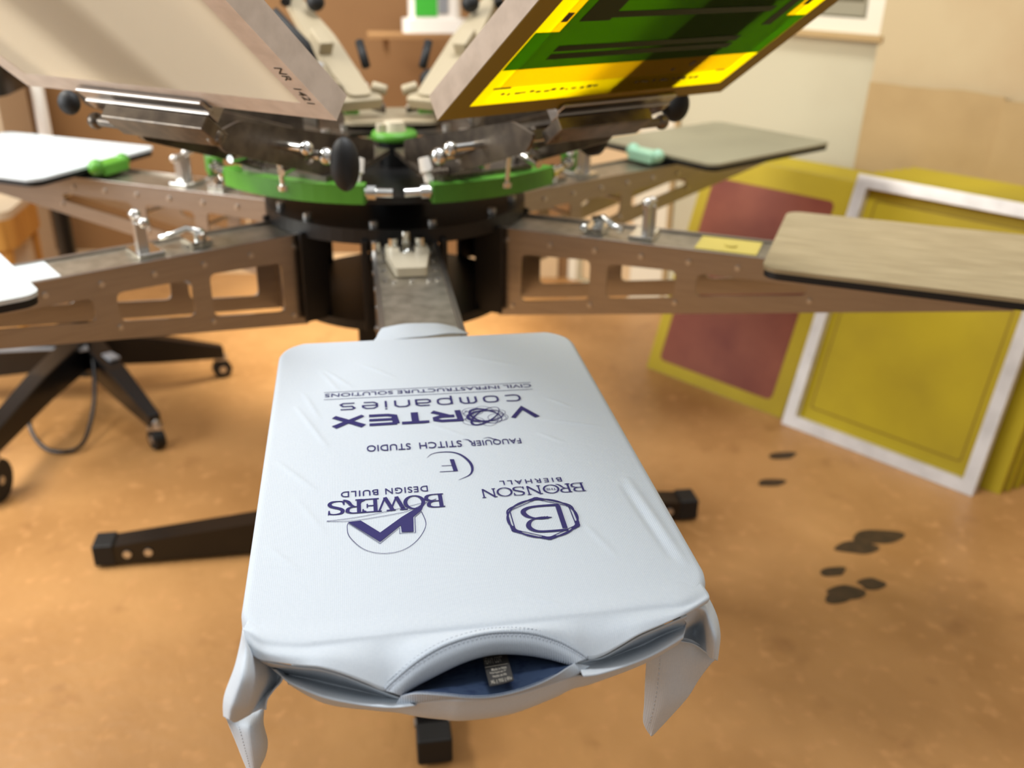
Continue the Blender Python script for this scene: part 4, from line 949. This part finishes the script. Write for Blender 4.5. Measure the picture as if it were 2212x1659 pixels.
# neck label
lb = sheet('neck_label', 'neck_label', 'label', 20, 30, tee, .0006)
LP = P['neck_label']
def lab(a, b):     # a across 0..1 (left to right), b down 0..1
    r = [crom(rw, 21) for rw in LP]; i = min(20, max(0, int(a*20))); fr_ = a*20-i; j = min(i+1, 20)
    col = [rw[i].lerp(rw[j], fr_) for rw in r]; t = b*2; k = min(int(t), 1); return col[k].lerp(col[k+1], t-k)+Vector((0, -.0012, .0008))
mb = MB()
for txt, a0, a1, b0, b1 in (('HEAVY COTTON', .06, .95, .12, .30), ('Made in Haiti', .26, .80, .44, .52), ('Fabriqu\u00e9 en Haiti', .18, .88, .55, .63), ('Hecho en Haiti', .25, .82, .66, .74), ('XL | TG | EG', .12, .90, .82, .95)):
    v_, f_ = text_mesh(txt)
    mb.add([lab(a0+(a1-a0)*x, b1+(b0-b1)*y) for x, y in v_], f_)
v_, f_ = text_mesh('c'); mb.add([lab(.42+.18*x, .05-.05*y) for x, y in v_], f_)
mb.add([lab(0, .385), lab(1, .385), lab(1, .40), lab(0, .40)], [(0,1,2,3)])
obj('label_lettering', mb, 'label_text', lb)

# ---------------------------------------------------------------- the print: s runs along the lettering, t up it (both from the machine centre)
LAY = [0]
def PT(s, t): return (-s, -t, hgt(-s, -t)+.0006+.00002*(LAY[0]%14))
def flat_text(mb, txt, s0, s1_, tb, tt, spacing=1.0, slope=0.0, tilt=0.0):
    LAY[0] += 1; v_, f_ = text_mesh(txt, spacing)
    mb.add([PT(s0+(s1_-s0)*x+tilt*y, tb+(tt-tb)*y+slope*(s1_-s0)*x) for x, y in v_], f_)
def stroke(mb, pts, w_, closed=False, smooth=0):
    pts = [Vector((p[0], p[1])) for p in pts]; LAY[0] += 1
    if smooth:
        q = crom(pts+([pts[0]] if closed else []), smooth); q = q[:-1] if closed else q
        if isinstance(w_, (list, tuple)): ww = [x.x for x in crom([(v, 0) for v in w_], smooth)]
        else: ww = [w_]*len(q)
        pts = q
    else: ww = w_ if isinstance(w_, (list, tuple)) else [w_]*len(pts)
    n = len(pts); A = []; B = []
    for i, p in enumerate(pts):
        a = pts[i-1] if (closed or i) else p; b = pts[(i+1)%n] if (closed or i < n-1) else p
        d1 = (p-a).normalized() if (p-a).length > 1e-9 else (b-p).normalized(); d2_ = (b-p).normalized() if (b-p).length > 1e-9 else d1
        t = (d1+d2_).normalized(); nn = Vector((-t.y, t.x)); k = 1/max(.5, nn.dot(Vector((-d1.y, d1.x))))
        A.append(p+nn*ww[i]/2*k); B.append(p-nn*ww[i]/2*k)
    vs = [PT(*q) for q in A]+[PT(*q) for q in B]
    fs = [(i, (i+1)%n, n+(i+1)%n, n+i) for i in range(n if closed else n-1)]
    mb.add(vs, fs)
def poly(mb, pts):
    LAY[0] += 1; t = MB(); t.plate([pts], 0, 0); mb.add([PT(v[0], v[1]) for v in t.v], t.f)
def ell(cx, cy, a, b, rot, n=48, t0=0, t1=360):
    c, s = math.cos(R(rot)), math.sin(R(rot)); out = []
    for i in range(n+(t1-t0 < 360)):
        t = R(t0+(t1-t0)*i/n); x, y = a*math.cos(t), b*math.sin(t); out.append((cx+x*c-y*s, cy+x*s+y*c))
    return out

# --- top-of-stack logo: wide lettering with an orbit emblem
mb = MB()
flat_text(mb, 'CIVIL INFRASTRUCTURE SOLUTIONS', -.1175, .1405, 1.0130, 1.0226, 1.0, -.015)
stroke(mb, [(-.1172, 1.0289), (.1413, 1.0252)], .0009); stroke(mb, [(-.1184, 1.0087), (.1416, 1.0051)], .0009)
SL_ = -.014
def W2(pts): return [(s, t+SL_*(s+.1)) for s, t in pts]
def ltr(pts, w_, closed=False, smooth=0): stroke(mb, W2(pts), w_, closed, smooth)
# companies, drawn in wide rounded lower case: x-height .0165
x0_, pitch, bw, yb, yt, lw = -.0965, .0268, .0168, 1.0425, 1.0590, .0027
def rr_(a, b, c, d, r_=.005): return rrect(a, b, c, d, r_, 4)
for ch, i in zip('companies', (0, 1, 2, 3.12, 4.1, 5.05, 5.95, 6.5, 7.5)):
    a = x0_+pitch*i; b = a+bw; m_ = (yb+yt)/2
    if ch == 'c': ltr([(b, yb+.001), (a+.005, yb), (a, yb+.004), (a, yt-.004), (a+.005, yt), (b, yt-.001)], lw, False, 24)
    elif ch == 'o': ltr(rr_(a, yb, b, yt, .006), lw, True)
    elif ch == 'm':
        b = a+bw*1.12; ltr([(a, yb-.001), (a, yt-.004), (a+.004, yt), (b-.004, yt), (b, yt-.004), (b, yb-.001)], lw); ltr([((a+b)/2, yt), ((a+b)/2, yb-.001)], lw)
    elif ch == 'p': ltr(rr_(a, yb, b, yt, .006), lw, True); ltr([(a, yt), (a, yb-.0065)], lw)
    elif ch == 'a': ltr([(a+.001, yt), (b-.004, yt), (b, yt-.003), (b, yb), (a+.003, yb), (a, yb+.003), (a, m_-.001), (a+.003, m_+.001), (b, m_+.001)], lw)
    elif ch == 'n': ltr([(a, yb-.001), (a, yt-.004), (a+.004, yt), (b-.004, yt), (b, yt-.004), (b, yb-.001)], lw)
    elif ch == 'i': ltr([(a+.004, yb-.001), (a+.004, yt)], lw); ltr([(a+.004, yt+.0028), (a+.004, yt+.0052)], lw)
    elif ch == 'e': ltr([(b-.001, yb), (a+.004, yb), (a, yb+.004), (a, yt-.004), (a+.004, yt), (b-.004, yt), (b, yt-.004), (b, m_), (a, m_)], lw)
    elif ch == 's': ltr([(b, yt), (a+.003, yt), (a, yt-.003), (a+.003, m_), (b-.003, m_), (b, yb+.003), (b-.003, yb), (a, yb)], lw)
yb, yt = 1.0765, 1.1055
ltr([(-.1095, yt), (-.0950, yb+.003), (-.0805, yt-.001)], [.0071, .0059, .0057])
ltr([(-.0170, yb), (-.0185, yt)], .0071)
ltr([(-.021, yt-.003), (.004, yt-.003), (.0105, yt-.006), (.0105, yt-.0115), (.004, yt-.0145), (-.012, yt-.0145)], .0066)
ltr([(-.006, yt-.015), (.0135, yb+.001)], [.006, .0075])
ltr([(.0185, yt-.003), (.0505, yt-.003)], .0066); ltr([(.0345, yt-.003), (.0345, yb)], .0086)
ltr([(.088, yt-.003), (.056, yt-.0034)], .0064); ltr([(.088, yt-.0145), (.0560, yt-.0145)], .0059); ltr([(.088, yb+.0030), (.066, yb+.003), (.0585, yb+.006), (.0570, yt-.003)], [.0064, .006, .007, .0082])
ltr([(.0945, yt-.001), (.1290, yb+.0015)], [.0086, .0071]); ltr([(.1285, yt-.001), (.0950, yb+.001)], [.0086, .0057])
cx, cy = -.0488, 1.0945
for a_, b_, ro, wd in ((.0215, .0140, 8, .0040), (.0265, .0110, 52, .0034), (.0225, .0140, -50, .0036)): stroke(mb, ell(cx, cy, a_, b_, ro), [wd*(.62+.38*math.cos(2*PI*i/48)) for i in range(48)], True)
for a_, b_, ro, dx, dy in ((.026, .012, 20, 0, 0), (.026, .012, -22, .001, 0), (.0125, .010, 0, .016, .012), (.0125, .010, 0, .014, -.013), (.0260, .014, 95, 0, 0), (.012, .010, 0, -.014, .006)): stroke(mb, ell(cx+dx, cy+dy, a_, b_, ro), .00055, True)
stroke(mb, ell(cx+.0215, cy-.0145, .0013, .0013, 0, 12), .0008, True)
obj('printed_logo', mb, 'ink', tee)

# --- small capitals and crescent emblem
mb = MB()
flat_text(mb, 'FAUQUIER', -.0800, -.0215, 1.1532, 1.1676, 1.03, -.018); flat_text(mb, 'STITCH', -.0130, .0345, 1.1518, 1.1664, 1.03, -.018); flat_text(mb, 'STUDIO', .0440, .0925, 1.1508, 1.1652, 1.03, -.018)
stroke(mb, [(-.0245, 1.1575), (-.0205, 1.1515), (-.0150, 1.1500)], [.0016, .0014, .0004], False, 12)
stroke(mb, [(-.0500, 1.1545), (-.0450, 1.1495), (-.038, 1.1510)], [.0010, .0012, .0004], False, 12)
stroke(mb, [(.0283, 1.1864), (.0220, 1.1785), (.0123, 1.1758), (-.0000, 1.1775), (-.0095, 1.1855), (-.0165, 1.2010), (-.0180, 1.2160), (-.0135, 1.2290), (-.0004, 1.2380)], [.0003, .0009, .0013, .0019, .0026, .0030, .0028, .0016, .0003], False, 50)
poly(mb, [(-.0022, 1.2197), (-.0006, 1.1935), (.0040, 1.1930), (.0026, 1.2190)])
stroke(mb, [(-.002, 1.2190), (.0172, 1.2186)], .0011); stroke(mb, [(.002, 1.2066), (.0142, 1.2062)], .0010)
obj('printed_logo', mb, 'ink', tee)

# --- serif capitals drawn as strokes: unit box, heavy and light weights
def glyph(mb, ch, s0, w_, tb, h, TH, TN, sf, slope=0):
    def L(pts, wd, sm=0, cl=False): stroke(mb, [(s0+w_*x, tb+h*y+slope*w_*x) for x, y in pts], wd, cl, sm)
    def ser(x, y, hw): L([(x-hw, y), (x+hw, y)], TN*1.15)
    q = TH/2/w_; e = TN*.55/h
    if ch in 'BR':
        L([(.18, 0), (.18, 1)], TH)
        L([(0, 1-e), (.55, 1-e), (.80, .88), (.84, .76), (.78, .62), (.55, .53), (.2, .52)], [TN, TN, TH*.8, TH, TH*.8, TN, TN], 26)
        if ch == 'B': L([(.2, .52), (.6, .51), (.88, .40), (.93, .27), (.86, .12), (.6, e), (0, e)], [TN, TN, TH*.85, TH*1.05, TH*.85, TN, TN], 26)
        else: L([(.42, .53), (.62, .40), (.80, .14), (1.0, .0), (1.12, .01)], [TN*1.2, TH*.8, TH*.95, TH*.5, TN*.6], 20); ser(.18, e, .20)
    elif ch == 'O': L(ell(.5, .5, .5-q, .5-TN/2/h, 0, 40), [TN+(TH-TN)*abs(math.cos(2*PI*i/40))**1.2 for i in range(40)], 0, True)
    elif ch == 'W':
        L([(.10, 1), (.32, 0)], TH); L([(.32, .03), (.54, .97)], TN*1.1); L([(.46, 1), (.70, 0)], TH); L([(.70, .03), (.92, 1)], TN*1.1); ser(.10, 1-e, .13); ser(.52, 1-e, .15); ser(.93, 1-e, .10)
    elif ch == 'E':
        L([(.20, 0), (.20, 1)], TH); L([(0, 1-e), (.86, 1-e)], TN); L([(0, e), (.9, e)], TN); L([(.2, .52), (.62, .52)], TN); L([(.86, 1), (.84, .74)], TN*.9); L([(.92, 0), (.96, .28)], TN*.9); L([(.62, .66), (.62, .38)], TN*.8)
        L([(.70, 1-e*1.6), (.86, .86)], TN*1.4); L([(.74, e*1.6), (.93, .16)], TN*1.4)
    elif ch == 'S':
        L([(.90, .74), (.84, .92), (.52, 1-e), (.22, .90), (.14, .74), (.26, .60), (.52, .50), (.80, .38), (.88, .22), (.76, .08), (.46, e), (.16, .08), (.08, .28)], [TN*.8, TN, TN, TH*.8, TH, TH, TH*1.05, TH, TH, TH*.8, TN, TN, TN*.8], 50)
        L([(.92, .98), (.90, .68)], TN*.8); L([(.07, .02), (.07, .32)], TN*.8)
    elif ch == 'N':
        L([(.14, 0), (.14, 1)], TN*1.25); L([(.10, 1), (.88, .02)], TH); L([(.88, 0), (.88, 1)], TN*1.25); ser(.13, e, .13); ser(.06, 1-e, .08); ser(.88, 1-e, .13)
mb = MB()
tbb_, hh = 1.2622, .0258
for ch, s0, w_ in (('B', .0180, .0190), ('O', .0370, .0220), ('W', .0560, .0300), ('E', .0830, .0190), ('R', .1000, .0170), ('S', .1165, .0175)):
    glyph(mb, ch, s0, w_, tbb_, hh, .0040, .0018, .003)
flat_text(mb, 'DESIGN', .0325, .0760, 1.2447, 1.2562, 1.12, 0); flat_text(mb, 'BUILD', .0830, .1208, 1.2450, 1.2560, 1.12, 0)
poly(mb, [(.1142, 1.3026), (.1018, 1.3015), (.0839, 1.3248), (.0624, 1.3009), (.0500, 1.2893), (.0420, 1.2850), (.0385, 1.2800), (.0420, 1.2912), (.0508, 1.3020), (.0522, 1.3277), (.0635, 1.3272), (.0638, 1.3152), (.0845, 1.3406)])
stroke(mb, [(.1139, 1.3045), (.0846, 1.3432), (.0650, 1.3190), (.0655, 1.3290), (.0505, 1.3295), (.0494, 1.3028), (.0422, 1.2934)], .0006)
stroke(mb, [(.1139, 1.3045), (.1148, 1.3120), (.1123, 1.3288), (.0999, 1.3502), (.0829, 1.3595), (.0643, 1.3568), (.0494, 1.3419), (.0397, 1.3175), (.0422, 1.2934)], .0006, False, 60)
stroke(mb, [(.1343, 1.2981), (.1072, 1.2955), (.079, 1.2894), (.0501, 1.2810), (.0372, 1.2765), (.0257, 1.2721)], .0006, False, 30)
stroke(mb, [(.1343, 1.2985), (.1097, 1.3008), (.0656, 1.2938), (.0505, 1.2880), (.0393, 1.2800), (.0258, 1.2727)], .0006, False, 30)
obj('printed_logo', mb, 'ink', tee)

mb = MB()
tb_, h_ = 1.2608, .0172
for ch, s0, w_ in (('B', -.1285, .0140), ('R', -.1140, .0130), ('O', -.1018, .0172), ('N', -.0830, .0155), ('S', -.0660, .0130), ('O', -.0530, .0165), ('N', -.0360, .0150)):
    glyph(mb, ch, s0, w_, tb_+(-.0012)*(s0+.128)/.1, h_, .0021, .0012, .003)
flat_text(mb, 'BIERHALL', -.1080, -.0425, 1.2472, 1.2556, 1.35, -.02)
flat_text(mb, 'THE', -.0986, -.0878, 1.2675, 1.2712, 1.0)
hexc = (-.0743, 1.3212)
def hexagon(r_, ro=0, sx=1.0, sy=1.0): return [(hexc[0]+r_*sx*math.cos(R(90+60*i+ro)), hexc[1]+r_*sy*math.sin(R(90+60*i+ro))) for i in range(6)]
stroke(mb, rpoly(hexagon(.0384), .0075, 6), .0017, True)
stroke(mb, rpoly(hexagon(.0345), .004, 6), .0010, True)
stroke(mb, ell(hexc[0], hexc[1], .0343, .0343, 0, 60), [.0012+.0014*abs(math.cos(3*2*PI*i/60)) for i in range(60)], True)
for i, p_ in enumerate(hexagon(.0358)):
    if i in (0, 1, 3, 5): stroke(mb, [Vector(p_)*(1)+ (Vector(hexagon(.0358)[i-1])-Vector(p_))*.22, p_, Vector(p_)+(Vector(hexagon(.0358)[(i+1)%6])-Vector(p_))*.22], [.0012, .0052, .0012], False, 10)
stroke(mb, [(-.0935, 1.3010), (-.0925, 1.3420)], .0050)
stroke(mb, [(-.0950, 1.3000), (-.0780, 1.2995), (-.0660, 1.3005), (-.0590, 1.3045), (-.0572, 1.3100), (-.0600, 1.3165), (-.0650, 1.3200), (-.0700, 1.3212)], [.004, .0035, .0036, .0048, .0052, .0046, .0026, .0010], False, 40)
stroke(mb, [(-.0700, 1.3216), (-.0640, 1.3232), (-.0600, 1.3275), (-.0582, 1.3340), (-.0605, 1.3400), (-.0665, 1.3440), (-.0780, 1.3450), (-.0950, 1.3448)], [.0010, .0024, .0042, .0050, .0046, .0036, .0034, .0036], False, 40)
stroke(mb, [(-.0660, 1.3214), (-.0720, 1.3214), (-.0780, 1.3214), (-.0840, 1.3214)], [.0022, .0044, .0038, .0004], False, 10)
for dx in (0, .003, .006):
    stroke(mb, [(-.0700-dx, 1.3214), (-.0740-dx, 1.3236)], [.0016, .0006]); stroke(mb, [(-.0700-dx, 1.3214), (-.0740-dx, 1.3192)], [.0016, .0006])
obj('printed_logo', mb, 'ink', tee)

# ---------------------------------------------------------------- light
def area(name, loc, target, size, size_y, power, col):
    l = bpy.data.lights.new(name, 'AREA'); l.shape = 'RECTANGLE'; l.size = size; l.size_y = size_y; l.energy = power; l.color = col
    o = bpy.data.objects.new(name, l); C.objects.link(o); o.location = loc
    o.rotation_euler = (Vector(target)-Vector(loc)).to_track_quat('-Z', 'Y').to_euler(); return o
area('daylight_window', (-3.7, -.5, 1.9), (0, .1, .7), 2.6, 1.5, 120, (.93, .97, 1))
area('ceiling_tube', (-1.7, .2, 2.5), (-1.3, .3, 0), 1.3, .5, 62, (1, .95, .86))
area('ceiling_tube', (.5, -.3, 3.2), (.4, -.5, 0), 1.3, .5, 50, (.97, .98, 1))
sp = bpy.data.lights.new('floor_strip_fill', 'SPOT'); sp.energy = 430; sp.spot_size = R(34); sp.spot_blend = .7; sp.color = (1, .96, .84); sp.shadow_soft_size = .12  # added fill, no fixture here: brightens the floor strip behind the press
so = bpy.data.objects.new('floor_strip_fill', sp); C.objects.link(so); so.location = (-.1, 1.35, 2.9); so.rotation_euler = (Vector((-.1, 1.45, 0))-Vector(so.location)).to_track_quat('-Z', 'Y').to_euler()
w = bpy.data.worlds.new('world'); w.use_nodes = True; bpy.context.scene.world = w
nt = w.node_tree; bg = nt.nodes['Background']
tc = nt.nodes.new('ShaderNodeTexCoord'); sx = nt.nodes.new('ShaderNodeSeparateXYZ'); nt.links.new(tc.outputs['Generated'], sx.inputs[0])
cr = nt.nodes.new('ShaderNodeValToRGB'); nt.links.new(sx.outputs['Z'], cr.inputs[0])
cr.color_ramp.elements[0].position = 0; cr.color_ramp.elements[0].color = (.24, .20, .17, 1)
cr.color_ramp.elements[1].position = .75; cr.color_ramp.elements[1].color = (1, 1, 1, 1)
nt.links.new(cr.outputs[0], bg.inputs[0]); bg.inputs[1].default_value = .72
vs_ = bpy.context.scene.view_settings
vs_.view_transform = 'Standard'; vs_.look = 'None'; vs_.gamma = 1; vs_.use_curve_mapping = False; vs_.exposure = 0
